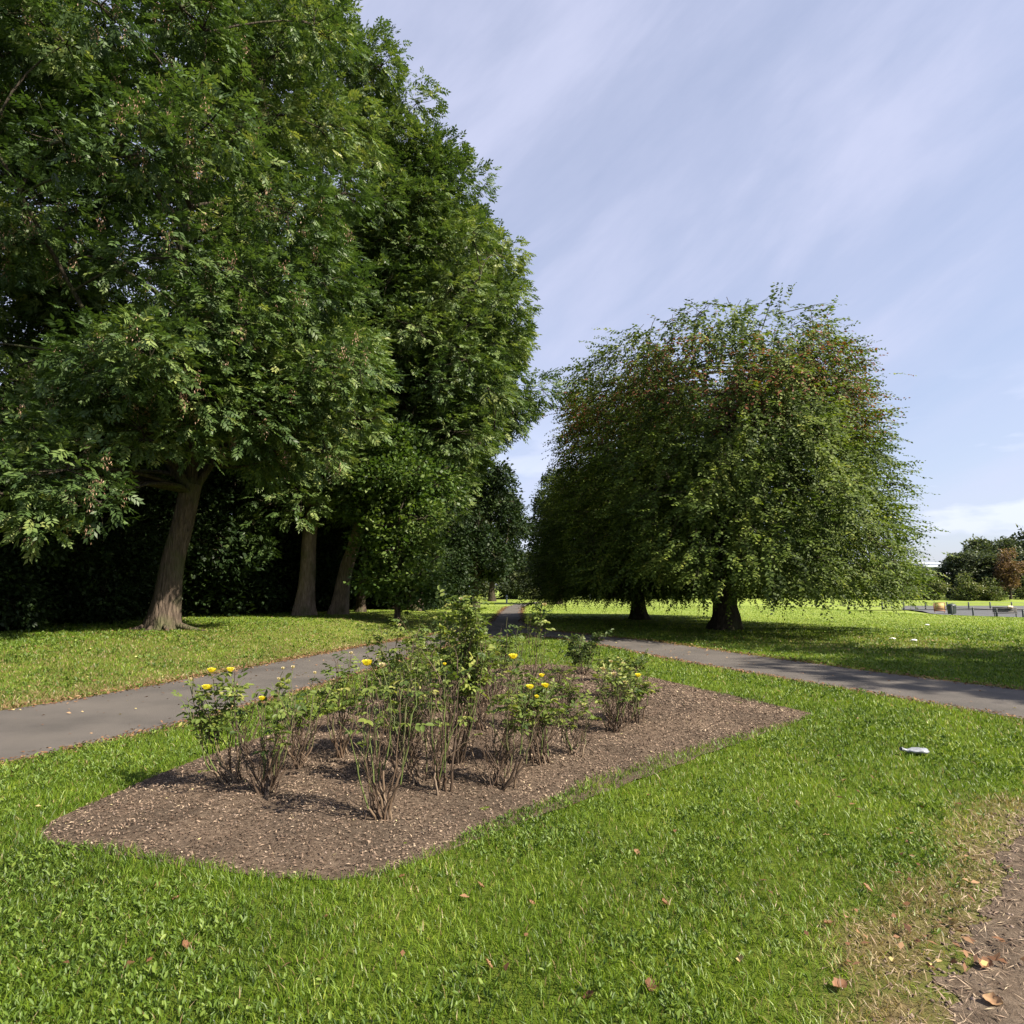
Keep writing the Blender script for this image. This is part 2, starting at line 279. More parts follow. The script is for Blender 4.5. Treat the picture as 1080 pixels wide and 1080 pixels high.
# ------------------------------------------------------------ ground
def dryness(x,y):
    edge=np.interp(y,[0,6,9,13,18,25,33,60],[-10.5,-8.4,-6.7,-5.5,-4.3,-2.2,-1.0,-.5])
    d=np.zeros(np.shape(x))
    dl=edge-x
    verge=np.where(dl>0,.85*np.exp(-dl/.5)+.30*(1-S(3,8,dl)),0)
    d=np.maximum(d,verge*(1-S(26,36,y)))
    pd=dpoly(PATH,x,y); d=np.maximum(d,.8*np.exp(-pd/.10))
    dd=dpoly(DIRT,x,y); d=np.maximum(d,np.where(inpoly(DIRT,x,y),1,1-S(.14,.52,dd+.14*noise2(x,y,.5))))
    wt=.35*np.exp(-((x-11)**2/18+(y-19.5)**2/9)); d=np.maximum(d,wt)
    return np.clip(d+.10*noise2(x,y,1.3),0,1)
def axis(vals): return np.unique(np.concatenate(vals))
xs=axis([np.linspace(-900,-60,16),np.linspace(-60,-14,30),np.linspace(-14,10,97),np.linspace(10,120,90),np.linspace(120,900,16)])
ys=axis([np.linspace(-60,0,9),np.linspace(0,14,57),np.linspace(14,120,190),np.linspace(120,1500,20)])
X,Y=np.meshgrid(xs,ys); nx,ny=len(xs),len(ys)
g=MB(); i,j=np.meshgrid(np.arange(nx-1),np.arange(ny-1)); b0=(j*nx+i).ravel()
g.add(np.stack([X,Y,H(X,Y)],-1).reshape(-1,3),np.stack([b0,b0+1,b0+nx+1,b0+nx],-1),.5,dryness(X,Y).ravel())
ground=g.build('ground',M['ground'],smooth=True); tag(ground,kind='structure')
def sheet(name,P,m,dz,step=None,rel=None):
    """flat region: triangulated outline draped on the ground"""
    import bmesh
    bm=bmesh.new(); vs=[bm.verts.new((x,y,0)) for x,y in P]; bm.faces.new(vs)
    bmesh.ops.triangulate(bm,faces=bm.faces[:],ngon_method='EAR_CLIP')
    if step:
        x0,y0=P.min(0); x1,y1=P.max(0)
        for x in np.arange(x0+step,x1,step): bmesh.ops.bisect_plane(bm,geom=bm.verts[:]+bm.edges[:]+bm.faces[:],plane_co=(x,0,0),plane_no=(1,0,0))
        for y in np.arange(y0+step,y1,step): bmesh.ops.bisect_plane(bm,geom=bm.verts[:]+bm.edges[:]+bm.faces[:],plane_co=(0,y,0),plane_no=(0,1,0))
    c=np.array([v.co[:] for v in bm.verts]); z=H(c[:,0],c[:,1])+dz
    if rel is not None: z=z+rel(c[:,0],c[:,1])
    for v,q in zip(bm.verts,z): v.co.z=q
    bmesh.ops.recalc_face_normals(bm,faces=bm.faces[:])
    if sum(f.normal.z for f in bm.faces)<0: bmesh.ops.reverse_faces(bm,faces=bm.faces[:])
    me=bpy.data.meshes.new(name); bm.to_mesh(me); bm.free(); me.materials.append(m)
    o=bpy.data.objects.new(name,me); COL.objects.link(o); tag(o,kind='structure'); return o
sheet('path',PATH,M['asphalt'],.006)
def bedrel(x,y):
    d=dpoly(BED,x,y); return .05*S(0,.8,d)+.022*noise2(x,y,.5)*S(0,.3,d)+.008*noise2(x,y,.12)*S(0,.2,d)
sheet('flower_bed',BED,M['mulch'],.004,.11,bedrel)
def dirtrel(x,y):
    d=dpoly(DIRT,x,y); return (.012*noise2(x,y,.35)+.006*noise2(x,y,.1)+.016)*S(0,.2,d)
sheet('dirt_track',DIRT,M['soil'],.004,.07,dirtrel)
sheet('paved_area',PAVE,M['paving'],.05,2.)
# ------------------------------------------------------------ grass
def sample(n0,d0,k,dmax,dmin=1.2,half=1.02):
    """points in a wide wedge in front of the camera; density n0 per m2 up to d0, then falling as (d0/d)^k"""
    dd=np.linspace(dmin,dmax,4000); rho=n0*np.minimum(1,(d0/dd)**k); w=rho*2*(half*dd+.6)
    cdf=np.cumsum(w)*(dd[1]-dd[0]); n=int(cdf[-1]); y=np.interp(rng.uniform(0,cdf[-1],n),cdf,dd)
    x=rng.uniform(-1,1,n)*(half*y+.6); return x,y
def free(x,y,edge=.03):
    jx=x+edge*noise2(x,y,.25)+rng.normal(0,edge*.5,len(x)); jy=y+edge*noise2(y,x,.25)+rng.normal(0,edge*.5,len(x))
    return ~(inpoly(PATH,jx,jy)|inpoly(BED,jx,jy)|inpoly(DIRT,jx,jy)|inpoly(PAVE,jx,jy))
def grass():
    x,y=sample(6200,3.6,1.95,60); k=free(x,y)&(rng.random(len(x))>1.1*np.exp(-dpoly(DIRT,x,y)/.17)); x,y=x[k],y[k]; n=len(x)
    dens=noise2(x,y,.35); dist=np.hypot(x,y)
    h=(.026+.022*rng.random(n)+.012*dens)*(1-.35*S(20,40,y)); h=np.maximum(h,.018)
    # longer tufts at the edge of the bed and against the tree roots
    eb=dpoly(BED,x,y); h=h*(1+.35*np.exp(-eb/.12))
    sc_=np.maximum(1,dist/4.2)**.85
    w=.0042*sc_*(.7+.6*rng.random(n)); h=h*sc_**.15
    th=rng.uniform(0,6.283,n); nd=np.exp(-dpoly(DIRT,x,y)/.5); h=h*(1-.35*nd); lean=(rng.uniform(.25,1.2,n)+.9*nd)*h; la=rng.uniform(0,6.283,n)
    dx,dy=np.cos(la)*lean,np.sin(la)*lean; wx,wy=np.cos(th)*w/2,np.sin(th)*w/2
    z=H(x,y)
    dr=dryness(x,y); isdry=(rng.random(n)<dr*.85+.035).astype(float)
    pat=.47+.26*noise2(x,y,1.1)+.14*noise2(x,y,5.)+.12*dens
    tint=np.clip(pat+rng.normal(0,.2,n)+.22*S(20,34,y)*(1-isdry),0,1)
    V=np.empty((n,5,3)); 
    V[:,0]=np.stack([x-wx,y-wy,z-.003],-1); V[:,1]=np.stack([x+wx,y+wy,z-.003],-1)
    V[:,2]=np.stack([x+wx*.8+dx*.4,y+wy*.8+dy*.4,z+h*.62],-1); V[:,3]=np.stack([x-wx*.8+dx*.4,y-wy*.8+dy*.4,z+h*.62],-1)
    V[:,4]=np.stack([x+dx,y+dy,z+h*.97],-1)
    m=MB(); b=np.arange(n)[:,None]*5
    T=np.repeat(tint,5); D=np.repeat(isdry,5)
    m.add(V.reshape(-1,3),b+np.array([[0,1,2,3]]),T,D); m.f.append(b+np.array([[3,2,4]])); m.m.append(np.zeros(n,np.int32))
    o=m.build('grass',M['grass']); tag(o,'short mown green grass of the lawn, dry and straw coloured beside the path','grass',kind='stuff')
    # broad-leaved weeds: little rosettes of spoon shaped leaves in patches
    x,y=sample(680,3.8,1.9,26); pt=noise2(x+9,y-4,1.5)+.5*noise2(x,y,.5)
    k=(rng.random(len(x))<S(-.35,.6,pt)*(1-.8*(dryness(x,y)>.5)))&free(x,y,.03); x,y=x[k],y[k]
    c=rng.integers(3,7,len(x)); X0=np.repeat(x,c); Y0=np.repeat(y,c); n=len(X0); a=rng.uniform(0,6.283,n)
    s=np.repeat(np.maximum(1,np.hypot(x,y)/5)**.6,c); l=rng.uniform(.015,.036,n)*s; w=l*rng.uniform(.3,.5,n)
    el=rng.uniform(.35,1.2,n); d=np.stack([np.cos(a)*np.cos(el),np.sin(a)*np.cos(el),np.sin(el)],-1)
    P=np.stack([X0,Y0,H(X0,Y0)+.014+.014*rng.random(n)],-1)+rng.normal(0,.008,(n,3))
    leaves(mw:=MB(),P,d,l,w,np.clip(np.repeat(.5+.15*rng.normal(size=len(x)),c)+rng.normal(0,.12,n),0,1),oval=True)
    o=mw.build('lawn_weeds',M['weed']); tag(o,'low broad leaved weeds and clover growing among the grass','weeds',kind='stuff')
def leaves(m,P,d,l,w,tint,dry=0.,oval=False,nref=None,fold=.12):
    """leaf blades: base P, axis d, length l, width w"""
    n=len(P); d=nrm(d); 
    ref=nrm(rng.normal(size=(n,3))*.55+np.array([0,0,1.])) if nref is None else nref
    s=nrm(np.cross(d,ref)); nn=np.cross(s,d); l=np.broadcast_to(l,(n,))[:,None]; w=np.broadcast_to(w,(n,))[:,None]
    if not oval:
        V=np.stack([P,P+d*l*.45+s*w*.5+nn*w*fold,P+d*l,P+d*l*.45-s*w*.5+nn*w*fold],1)
        m.add(V.reshape(-1,3),np.arange(n)[:,None]*4+np.arange(4)[None],np.repeat(tint,4),np.repeat(np.broadcast_to(dry,(n,)),4))
    else:
        dn=-nn*l*.12
        V=np.stack([P,P+d*l*.35+s*w*.42+nn*w*fold,P+d*l*.75+s*w*.38+nn*w*fold+dn*.3,P+d*l+dn,P+d*l*.75-s*w*.38+nn*w*fold+dn*.3,P+d*l*.35-s*w*.42+nn*w*fold],1)
        m.add(V.reshape(-1,3),np.arange(n)[:,None]*6+np.array([[0,1,2,3]]),np.repeat(tint,6),np.repeat(np.broadcast_to(dry,(n,)),6))
        m.f.append(np.arange(n)[:,None]*6+np.array([[0,3,4,5]])+m.n-n*6); m.m.append(np.zeros(n,np.int32))
grass()
# ------------------------------------------------------------ bark mulch, litter
def zg(x,y):
    z=H(x,y); k=inpoly(BED,x,y); z=z+np.where(k,bedrel(x,y),0); k=inpoly(DIRT,x,y); return z+np.where(k,dirtrel(x,y),0)
def flakes(name,x,y,l,w,tint,m_,tilt=.35,th=0.):
    n=len(x); a=rng.uniform(0,6.283,n); e=rng.normal(0,tilt,n); d=np.stack([np.cos(a)*np.cos(e),np.sin(a)*np.cos(e),np.sin(e)],-1)
    P=np.stack([x,y,zg(x,y)+.008+.006*rng.random(n)],-1); mb=MB(); leaves(mb,P,d,l,w,tint,nref=nrm(rng.normal(size=(n,3))*.35+np.array([0,0,1.])),fold=.2)
    return mb.build(name,m_)
x0,y0=BED.min(0); x1,y1=BED.max(0); n=150000
x=rng.uniform(x0,x1,n); y=rng.uniform(y0,y1,n); k=inpoly(BED,x+.02*noise2(x,y,.2),y)&(rng.random(n)<np.minimum(1,(6/y)**1.2)); x,y=x[k],y[k]; n=len(x)
tn=np.clip(.42+.2*noise2(x,y,.6)+rng.normal(0,.22,n),0,.96); tn[rng.random(n)<.006]=1.
s=np.maximum(1,y/5)**.7
o=flakes('bark_mulch',x,y,rng.uniform(.010,.034,n)*s,rng.uniform(.005,.012,n)*s,tn,M['chips']); tag(o,'brown shredded bark chips spread over the rose bed','bark mulch',kind='stuff')
def litter():
    X=[];Yy=[];T=[]
    # strips of small brown leaves along the path edges
    P=PATH
    for i in range(len(P)):
        a,b=P[i],P[(i+1)%len(P)]
        if max(a[1],b[1])>60 or min(a[1],b[1])<2: continue
        L_=np.hypot(*(b-a)); mid=(a+b)/2; n=int(L_*(150 if mid[0]<-1 else 90)*(1 if mid[1]<24 else .3)); t=rng.random(n)
        off=rng.normal(0,.10,n); nn=np.array([b[1]-a[1],a[0]-b[0]])/L_
        X.append(a[0]+(b[0]-a[0])*t+nn[0]*off); Yy.append(a[1]+(b[1]-a[1])*t+nn[1]*off); T.append(np.clip(rng.normal(.45,.2,n),0,1))
    # loose bits on the asphalt, verge, field edge and dirt
    for (cx,cy,sx,sy,n,tm) in ((-4.6,10,1.6,5,260,.6),(-1,24,2.5,3.,160,.45),(-8,15,2.6,5,500,.5),(5,15,2.5,5,160,.6),(2,26,3,2.5,300,.35),(10,19.5,5,3,260,.7),(-9.6,19.3,1.6,1.2,350,.3),(1.9,3.15,.28,.3,45,.5),(2.5,3.8,.3,.3,35,.4),(0,4.4,2.2,1.3,60,.35)):
        X.append(rng.normal(cx,sx,n)); Yy.append(np.maximum(3,rng.normal(cy,sy,n))); T.append(np.clip(rng.normal(tm,.25,n),0,1))
    x=np.concatenate(X); y=np.concatenate(Yy); t=np.concatenate(T); k=~inpoly(BED,x,y); x,y,t=x[k],y[k],t[k]; n=len(x)
    s=np.maximum(1,np.hypot(x,y)/9)**.5
    on=inpoly(PATH,x,y)
    o=flakes('leaf_litter',x,y,rng.uniform(.025,.06,n)*s,rng.uniform(.015,.03,n)*s,t,M['deadleaf'],.25)
    me=o.data; co=np.empty(len(me.vertices)*3,np.float32); me.vertices.foreach_get('co',co); co=co.reshape(-1,3); co[:,2]+=np.repeat(np.where(on,.004,.02),4); me.vertices.foreach_set('co',co.ravel())
    tag(o,'dry brown leaf litter gathered along the path edges','leaf litter',kind='stuff')
    # dry straw and twigs round the trodden soil
    n=16000; x=rng.uniform(1.2,4.2,n); y=rng.uniform(2.3,5.2,n); d=dpoly(DIRT,x,y); k=rng.random(n)<np.exp(-d/.17); x,y=x[k],y[k]; n=len(x)
    o=flakes('dry_straw',x,y,rng.uniform(.03,.08,n),rng.uniform(.002,.005,n),rng.uniform(.5,.98,n),M['chips'],.4); tag(o,'dry straw and dead grass fringing the trodden soil','dry grass',kind='stuff')
litter()
def crumbs(name,label,P,n,xr,yr,s0,s1,m_,keep=None,ico=None):
    x=rng.uniform(*xr,n); y=rng.uniform(*yr,n); k=keep(x,y); x,y=x[k],y[k]; n=len(x)
    o8=np.array([[1,0,0],[-1,0,0],[0,1,0],[0,-1,0],[0,0,1],[0,0,-1]],float); F=np.array([[0,2,4],[2,1,4],[1,3,4],[3,0,4],[2,0,5],[1,2,5],[3,1,5],[0,3,5]])
    s=s0+(s1-s0)*rng.random(n)**3; V=o8[None]*(s[:,None,None]*rng.uniform(.5,1.2,(n,6,1)))*np.array([1,1,.6]); a=rng.uniform(0,6.28,n)
    ca,sa=np.cos(a)[:,None],np.sin(a)[:,None]; V=np.stack([V[...,0]*ca-V[...,1]*sa,V[...,0]*sa+V[...,1]*ca,V[...,2]],-1)+np.stack([x,y,zg(x,y)+s*.3],-1)[:,None]
    m=MB(); m.add(V.reshape(-1,3),(np.arange(n)[:,None,None]*6+F[None]).reshape(-1,3),np.repeat(rng.random(n),6)); o=m.build(name,m_); tag(o,label,name.replace('_',' '),kind='stuff')
M['crumb']=leafmat('soil_crumb',[(0,(.06,.042,.030)),(.6,(.14,.10,.078)),(1,(.24,.185,.15))],trans=0.,rough=.95,spec=.1)
crumbs('soil_crumbs','loose crumbs and small clods of brown soil on the trodden corner',None,26000,(1.2,4.6),(2.0,5.3),.002,.016,M['crumb'],lambda x,y:rng.random(len(x))<np.where(inpoly(DIRT,x,y),.25+.6*np.exp(-dpoly(DIRT,x,y)/.15),.9*np.exp(-dpoly(DIRT,x,y)/.10)))
crumbs('mulch_crumbs','dark crumbs of earth and bark among the mulch of the bed',None,60000,(-3.3,4.),(3.8,14.3),.003,.014,M['crumb'],lambda x,y:inpoly(BED,x+.04*noise2(x,y,.15),y+.04*noise2(y,x,.15))&(rng.random(len(x))<np.minimum(1,(5.5/y)**1.5)))
# ------------------------------------------------------------ trees
def bez(a,b,c,n=6):
    t=np.linspace(0,1,n)[:,None]; return (1-t)**2*a+2*(1-t)*t*b+t*t*c
def trunk_mesh(mb,pts,rad,seed,flare=1.0,roots=5,k=20):
    r=np.random.default_rng(seed); ph=r.uniform(0,6.28,3)
    pts=np.asarray(pts,float)
    # resample
    t=np.linspace(0,1,len(pts)); T=np.concatenate([np.linspace(0,.12,7)[:-1],np.linspace(.12,1,16)])
    P=np.stack([np.interp(T,t,pts[:,i]) for i in range(3)],-1); Rr=np.interp(T,t,rad)
    P[:,0]+=.05*Rr*np.sin(T*9+ph[0])*6*T*(1-T); P[:,1]+=.05*Rr*np.cos(T*8+ph[1])*6*T*(1-T)
    z=P[:,2]-P[0,2]; fl=flare*.5*np.exp(-z/(.55+.3*rad[0]))
    Rr=Rr*(1+fl)
    def ang(n,th):
        e=np.exp(-z/(.9))[:,None]
        return 1+.05*np.sin(3*th+ph[0])[None]+.035*np.sin(7*th+ph[1]+z[:,None]*.5)+e*.15*np.sin(roots*th+ph[2])[None]
    P[0,2]-=.12
    mb.tube(P,Rr,k,ang=ang)
def tree(name,label,cat,loc,Ht,Rc,zb,tr,coff=(0,0),lean=(0,0),forkz=None,nclump=120,spr=110,leaflets=9,LL=.15,LW=.05,rc=(.8,1.6),leaf='ash',bark_='bark',seed=1,extra=(),cull=None,group=None,limbs=7,keys=0,flare=1.,egg=.42,rootdir=None):
    r=np.random.default_rng(seed); root=empty(name,loc); tag(root,label,cat,group)
    forkz=forkz or max(zb*.75,Ht*.2)
    fork=np.array([lean[0],lean[1],forkz]); top=np.array([coff[0]*.9,coff[1]*.9,zb+(Ht-zb)*.86])
    tm=MB(); mid=np.array([lean[0]*.35,lean[1]*.35,forkz*.5])
    trunk_mesh(tm,[np.zeros(3),mid,fork],[tr,tr*.86,tr*.78],seed,flare)
    if rootdir:
        for (ax,ay,ln) in rootdir:
            a=np.array([ax,ay,0.])*tr*.8+np.array([0,0,.22]); c=np.array([ax,ay,0.])*(tr+ln)+np.array([0,0,-.06]); b=np.array([ax,ay,0.])*(tr+ln*.3)+np.array([.05,-.08,.02])
            tm.tube(bez(a,b,c,8),np.linspace(tr*.30,.03,8),8)
    tm.build('trunk',M[bark_],root,True)
    # limbs
    bm=MB(); pts=[]
    lead=bez(fork,np.array([(fork[0]+top[0])/2+r.normal(0,.4),(fork[1]+top[1])/2+r.normal(0,.4),(fork[2]+top[2])/2]),top,14)
    bm.tube(lead,np.linspace(tr*.62,.05,14)); pts+=[(p,tr*.5*(1-i/14)) for i,p in enumerate(lead[:-1])]
    def prof(t): return np.sqrt(np.clip(1-(np.abs(t-egg)/np.where(t<egg,egg+.12,1.02-egg))**2.3,0,1))
    for q in range(limbs):
        th=q*2.4+r.uniform(-.3,.3); t=.22+.6*(q/limbs); e=np.array([coff[0]+Rc*.68*prof(t)*math.cos(th),coff[1]+Rc*.68*prof(t)*math.sin(th),zb+(Ht-zb)*t])
        st=fork if q<4 else lead[int(2+q*.6)]
        b=st+(e-st)*.45+np.array([0,0,-.02*Ht]); c=bez(np.asarray(st)-np.array([0,0,.25]),b,e,10)
        bm.tube(c,np.linspace(tr*.46 if q<4 else tr*.26,.04,10)*np.array([1,.85,.72,.66,.6,.6,.65,.7,.8,1])); pts+=[(p,tr*.36*(1-i/10)) for i,p in enumerate(c)]
    # clumps
    C=[]; 
    while len(C)<nclump:
        t=r.random(); 
        if r.random()>prof(t)**1.2+.05: continue
        th=r.uniform(0,6.283); lump=1+.15*math.sin(3*th+seed+6*t)+.14*math.sin(5*th+13*t+seed*2)
        rr=max(0,Rc*prof(t)*lump-.9)*r.random()**.34
        c=np.array([coff[0]*(.4+.6*min(1,t*3))+rr*math.cos(th),coff[1]*(.4+.6*min(1,t*3))+rr*math.sin(th),zb+(Ht-zb)*t])
        if cull is not None and cull(c): continue
        C.append((c,r.uniform(*rc)))
    C+=[(np.array(e[:3]),e[3]) for e in extra]
    A=np.array([p for p,_ in pts]); AR=np.array([q for _,q in pts])
    cm=MB(); Pc=[];Dc=[];Lc=[];Tc=[]
    for c,rad in C:
        d=np.linalg.norm(A-c,axis=1)+1.2*np.maximum(0,A[:,2]-c[2]); k=int(np.argmin(d)); st=A[k]
        q=bez(st,(st+c)/2+np.array([0,0,.12*d[k]])+r.normal(0,.2,3),c,6); bm.tube(q,np.linspace(min(.09,max(.03,AR[k]*.7)),.018,6),5)
        n=int(1.75*spr*(rad/1.4)**2); u=nrm(r.normal(size=(n,3))); u[:,2]*=.72; rr=rad*(.50+.52*r.random((n,1))**.5)
        rr*=1+.18*np.sin(4*u[:,:1]*2+seed)+.15*np.sin(7*u[:,1:2]+c[0])
        P=c+u*rr; P[:,2]+=.12*rad*np.maximum(0,u[:,2]); out=nrm(u+.5*nrm(c-np.array([coff[0],coff[1],c[2]-1]))+r.normal(0,.35,(n,3)))
        D=nrm(out+np.array([0,0,-.30])); Pc.append(P-D*.12); Dc.append(D); Lc.append(r.uniform(.75,1.2,n))
        Tc.append(np.clip(.46+r.normal(0,.13)+r.normal(0,.15,n)+.08,0,1))
        for z in range(7):
            e=P[r.integers(n)]; bm.tube(bez(c,(c+e)/2+r.normal(0,.1,3),e,4),[.022,.014,.009,.004],3)
    P=np.concatenate(Pc);D=np.concatenate(Dc);l=np.concatenate(Lc);T=np.concatenate(Tc); n=len(P)
    ref=nrm(r.normal(size=(n,3))*.45+np.array([0,0,1.])); sd=nrm(np.cross(D,ref)); up=np.cross(sd,D)
    global rng
    if leaflets>3:
        pairs=(leaflets-1)//2; ra=LL*1.6
        for k in range(leaflets):
            last=k==leaflets-1; a=(k//2+.6)/(pairs+.2) if not last else 1.; sg=1 if k%2 else -1
            base=P+D*(a*ra*l)[:,None]-np.array([0,0,1.])*(.16*a*a*ra*l)[:,None]
            dd=D if last else nrm(D*.62+sd*sg*.85+np.array([0,0,-.28])+r.normal(0,.12,(n,3)))
            leaves(cm,base,dd,LL*l*(1-.25*abs(a-.5)),LW*l,np.clip(T+r.normal(0,.05,n),0,1),nref=nrm(up+r.normal(0,.3,(n,3))))
    else:
        for k in range(leaflets):
            base=P+r.normal(0,.12,(n,3)); dd=nrm(D+r.normal(0,.6,(n,3))); leaves(cm,base,dd,LL*l,LW*l,np.clip(T+r.normal(0,.09,n),0,1))
    bm.build('branches',M['barkdark'],root,True)
    cm.build('crown',M[leaf],root)
    if keys:
        km=MB(); cand=np.flatnonzero((P[:,1]<-1.5)&(P[:,2]<17)); sel=r.permutation(cand)[:keys]; 
        Q=P[sel]; keys=len(sel); m_=40; off=r.normal(0,1,(keys,m_,3))*np.array([.06,.06,.13])-D[sel][:,None]*np.array([-.3,-.3,0]); B=(Q[:,None]+off+np.array([0,0,-.1])).reshape(-1,3)
        leaves(km,B,np.tile([0,0,-1.],(len(B),1))+r.normal(0,.35,(len(B),3)),.07,.02,np.clip(np.repeat(r.uniform(.2,.9,keys),m_)+r.normal(0,.12,len(B)),0,1))
        tag(km.build('seed_keys',M['keys'],root),kind='stuff')
    return root
def h(x,y): return float(H(x,y))
# the near ash on the left with its low bright bough
def cull1(c): # keep the fork and the gaps of sky beside it open
    return (c[2]<6.0 and -2.4<c[0]<2.4) or (-3.2<c[0]<-.6 and 6<c[2]<8.4 and c[1]<0)
tree('ash_tree','big near ash on the left, flared rooted trunk, low bough and pinkish seed clusters','tree',(-10.37,20,h(-10.37,20)-.02),25,7.2,4.6,.37,coff=(-1.2,-.6),lean=(.6,0),forkz=4.4,nclump=190,spr=165,LL=.175,LW=.062,leaf='ash_light',seed=3,keys=300,cull=cull1,limbs=9,
  extra=[(3.6,-3.2,9.2,1.5),(4.8,-1.5,10.2,1.5),(2.0,-4.4,9.4,1.4),(4.2,-2.8,11.5,1.5),(5.2,.2,8.6,1.4),(.9,-3.4,5.3,1.1),(-.9,-3.2,5.8,1.2),(2.0,-3.0,5.2,1.0),(.1,-3.5,6.4,1.2),(.3,-5.2,3.9,1.15),(-.9,-5.4,3.3,1.1),(.9,-4.9,3.2,.8),(-.2,-5.4,2.8,.8),(-1.9,-5.0,4.2,1.2),(-3.0,-4.6,3.7,1.2),(-.6,-4.9,4.7,.9),(3.6,-2.6,5.9,1.3),(4.5,-2.0,6.8,1.3),(2.7,-3.2,6.9,1.2),(5.0,-1.2,5.2,1.0),(4,-.5,6.2,1.1),(5,-1.8,7.5,1.2),(6.1,-2,7.3,1.1),(3.2,-1.6,7.4,1.1),(5.8,-.8,6.2,1.),(2.4,-1.2,6.3,.9)],
  rootdir=[(1,-.25,1.5),(.55,-.8,.9),(-.9,-.4,.9),(-.2,-1,.6),(.95,.3,.9)])
tree('ash_tree','tall ash tree at the far left edge of the frame, trunk out of view','tree',(-19.5,22,h(-19.5,22)),24,6.6,5.5,.5,nclump=130,spr=90,LL=.21,LW=.075,leaf='ash_light',seed=14,keys=60)
tree('ash_tree','tallest ash behind, pale straight leaning trunk standing alone on the verge','tree',(-9.32,30,h(-9.32,30)),30,6.9,6.0,.37,coff=(-.5,0),lean=(.35,0),extra=[(.2,-3.2,5.6,1.2),(.8,-3.4,4.4,1.),(-.6,-3.1,4.6,1.1),(-1.4,-3,3.6,.9),(1.4,-2.6,5.8,1.1),(-.9,-3.2,3.0,.7),(-2.2,-2.6,5.4,1.3),(2.6,-2.5,6.3,1.2),(-1.,-2.9,6.6,1.4),(-3.4,-2,5,1.3)],nclump=190,bark_='barksunlit',spr=95,LL=.22,LW=.082,leaf='ash',seed=5,limbs=9,keys=40)
tree('ash_tree','tall ash with twin stems leaning to the right beside the lone pale trunk','tree',(-8.05,31,h(-8.05,31)),23.6,5.6,4.6,.34,coff=(3.6,1.2),lean=(1.0,.2),forkz=4.5,extra=[(1.2,-2.8,5.4,1.1),(2.2,-3,5.8,1.2),(3.2,-2.5,6.2,1.3),(4.2,-2,6.5,1.2),(.6,-3.,6.4,1.2)],nclump=170,bark_='barksunlit',spr=95,LL=.22,LW=.082,leaf='ash',seed=8,limbs=8)
tree('ash_tree','slim ash with thin pale trunk just right of the twin stemmed one','tree',(-7.7,34,h(-7.7,34)),17,4.2,5.,.2,coff=(1,0),lean=(.2,0),nclump=75,spr=80,LL=.23,LW=.085,leaf='ash',seed=9,limbs=5)
tree('ash_tree','furthest tall ash whose rounded crown forms the right edge of the group','tree',(-5.6,38.5,h(-5.6,38.5)),24,5.3,7.0,.36,coff=(2.1,0),lean=(.3,0),forkz=6,nclump=150,spr=85,LL=.26,LW=.095,leaf='ash',seed=11,limbs=8)
tree('young_maple','bushy bright green young maple low in front of the tall ashes','tree',(-4.75,27.8,h(-4.75,27.8)),8.0,2.6,1.3,.13,nclump=46,spr=190,leaflets=3,LL=.19,LW=.13,rc=(.8,1.2),leaf='maple',seed=21,limbs=5,flare=.4)
tree('dark_tree','dark broad tree above the bend of the path in the distance','tree',(-2.9,52,h(-2.9,52)),13.2,3.7,2.2,.3,nclump=60,spr=120,leaflets=3,LL=.28,LW=.17,leaf='dark',bark_='barkdark',seed=23,limbs=5)
tree('dark_tree','pale trunked tree at the path side beneath the dark broad crown','tree',(-4.8,57,h(-4.8,57)),12.5,3.6,3.2,.34,nclump=60,spr=120,leaflets=3,LL=.28,LW=.17,leaf='far',seed=24,limbs=5)
dk=[o for o in COL.objects if o.name.startswith('dark_tree') and o.location.y<54][0]
for (x,y,s_,a,l) in ((4.6,66,.98,1.2,'dark dense tree closing the gap behind the path and the smaller weeping tree'),(-2.4,80,1.15,2.9,'dark distant tree left of the far bend of the path')):
    c=copy_tree(dk); c.location=(x,y,h(x,y)); c.rotation_euler=(0,0,a); c.scale=(s_,s_,s_); c['label']=l
# dark understorey of evergreens behind the ashes
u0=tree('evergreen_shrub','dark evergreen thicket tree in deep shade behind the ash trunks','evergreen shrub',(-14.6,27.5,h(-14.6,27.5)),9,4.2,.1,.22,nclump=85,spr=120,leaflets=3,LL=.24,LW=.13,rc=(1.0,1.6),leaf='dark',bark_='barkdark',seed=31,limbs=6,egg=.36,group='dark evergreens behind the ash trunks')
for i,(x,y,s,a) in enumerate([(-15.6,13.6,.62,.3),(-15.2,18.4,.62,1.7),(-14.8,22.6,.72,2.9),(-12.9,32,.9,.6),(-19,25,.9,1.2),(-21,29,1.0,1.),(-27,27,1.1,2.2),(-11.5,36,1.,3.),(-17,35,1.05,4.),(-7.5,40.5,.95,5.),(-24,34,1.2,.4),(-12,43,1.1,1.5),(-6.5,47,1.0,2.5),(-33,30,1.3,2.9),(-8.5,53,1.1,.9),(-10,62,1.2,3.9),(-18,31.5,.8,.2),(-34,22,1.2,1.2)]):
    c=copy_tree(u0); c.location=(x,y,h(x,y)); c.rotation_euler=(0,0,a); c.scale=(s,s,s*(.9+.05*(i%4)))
# trees outside the frame on the right whose shade falls across the path
sh=tree('ash_tree','broad ash outside the frame on the right shading the path','tree',(22.5,7.6,0),14.5,6.4,3.2,.4,nclump=130,spr=80,LL=.24,LW=.09,leaf='ash',seed=41)
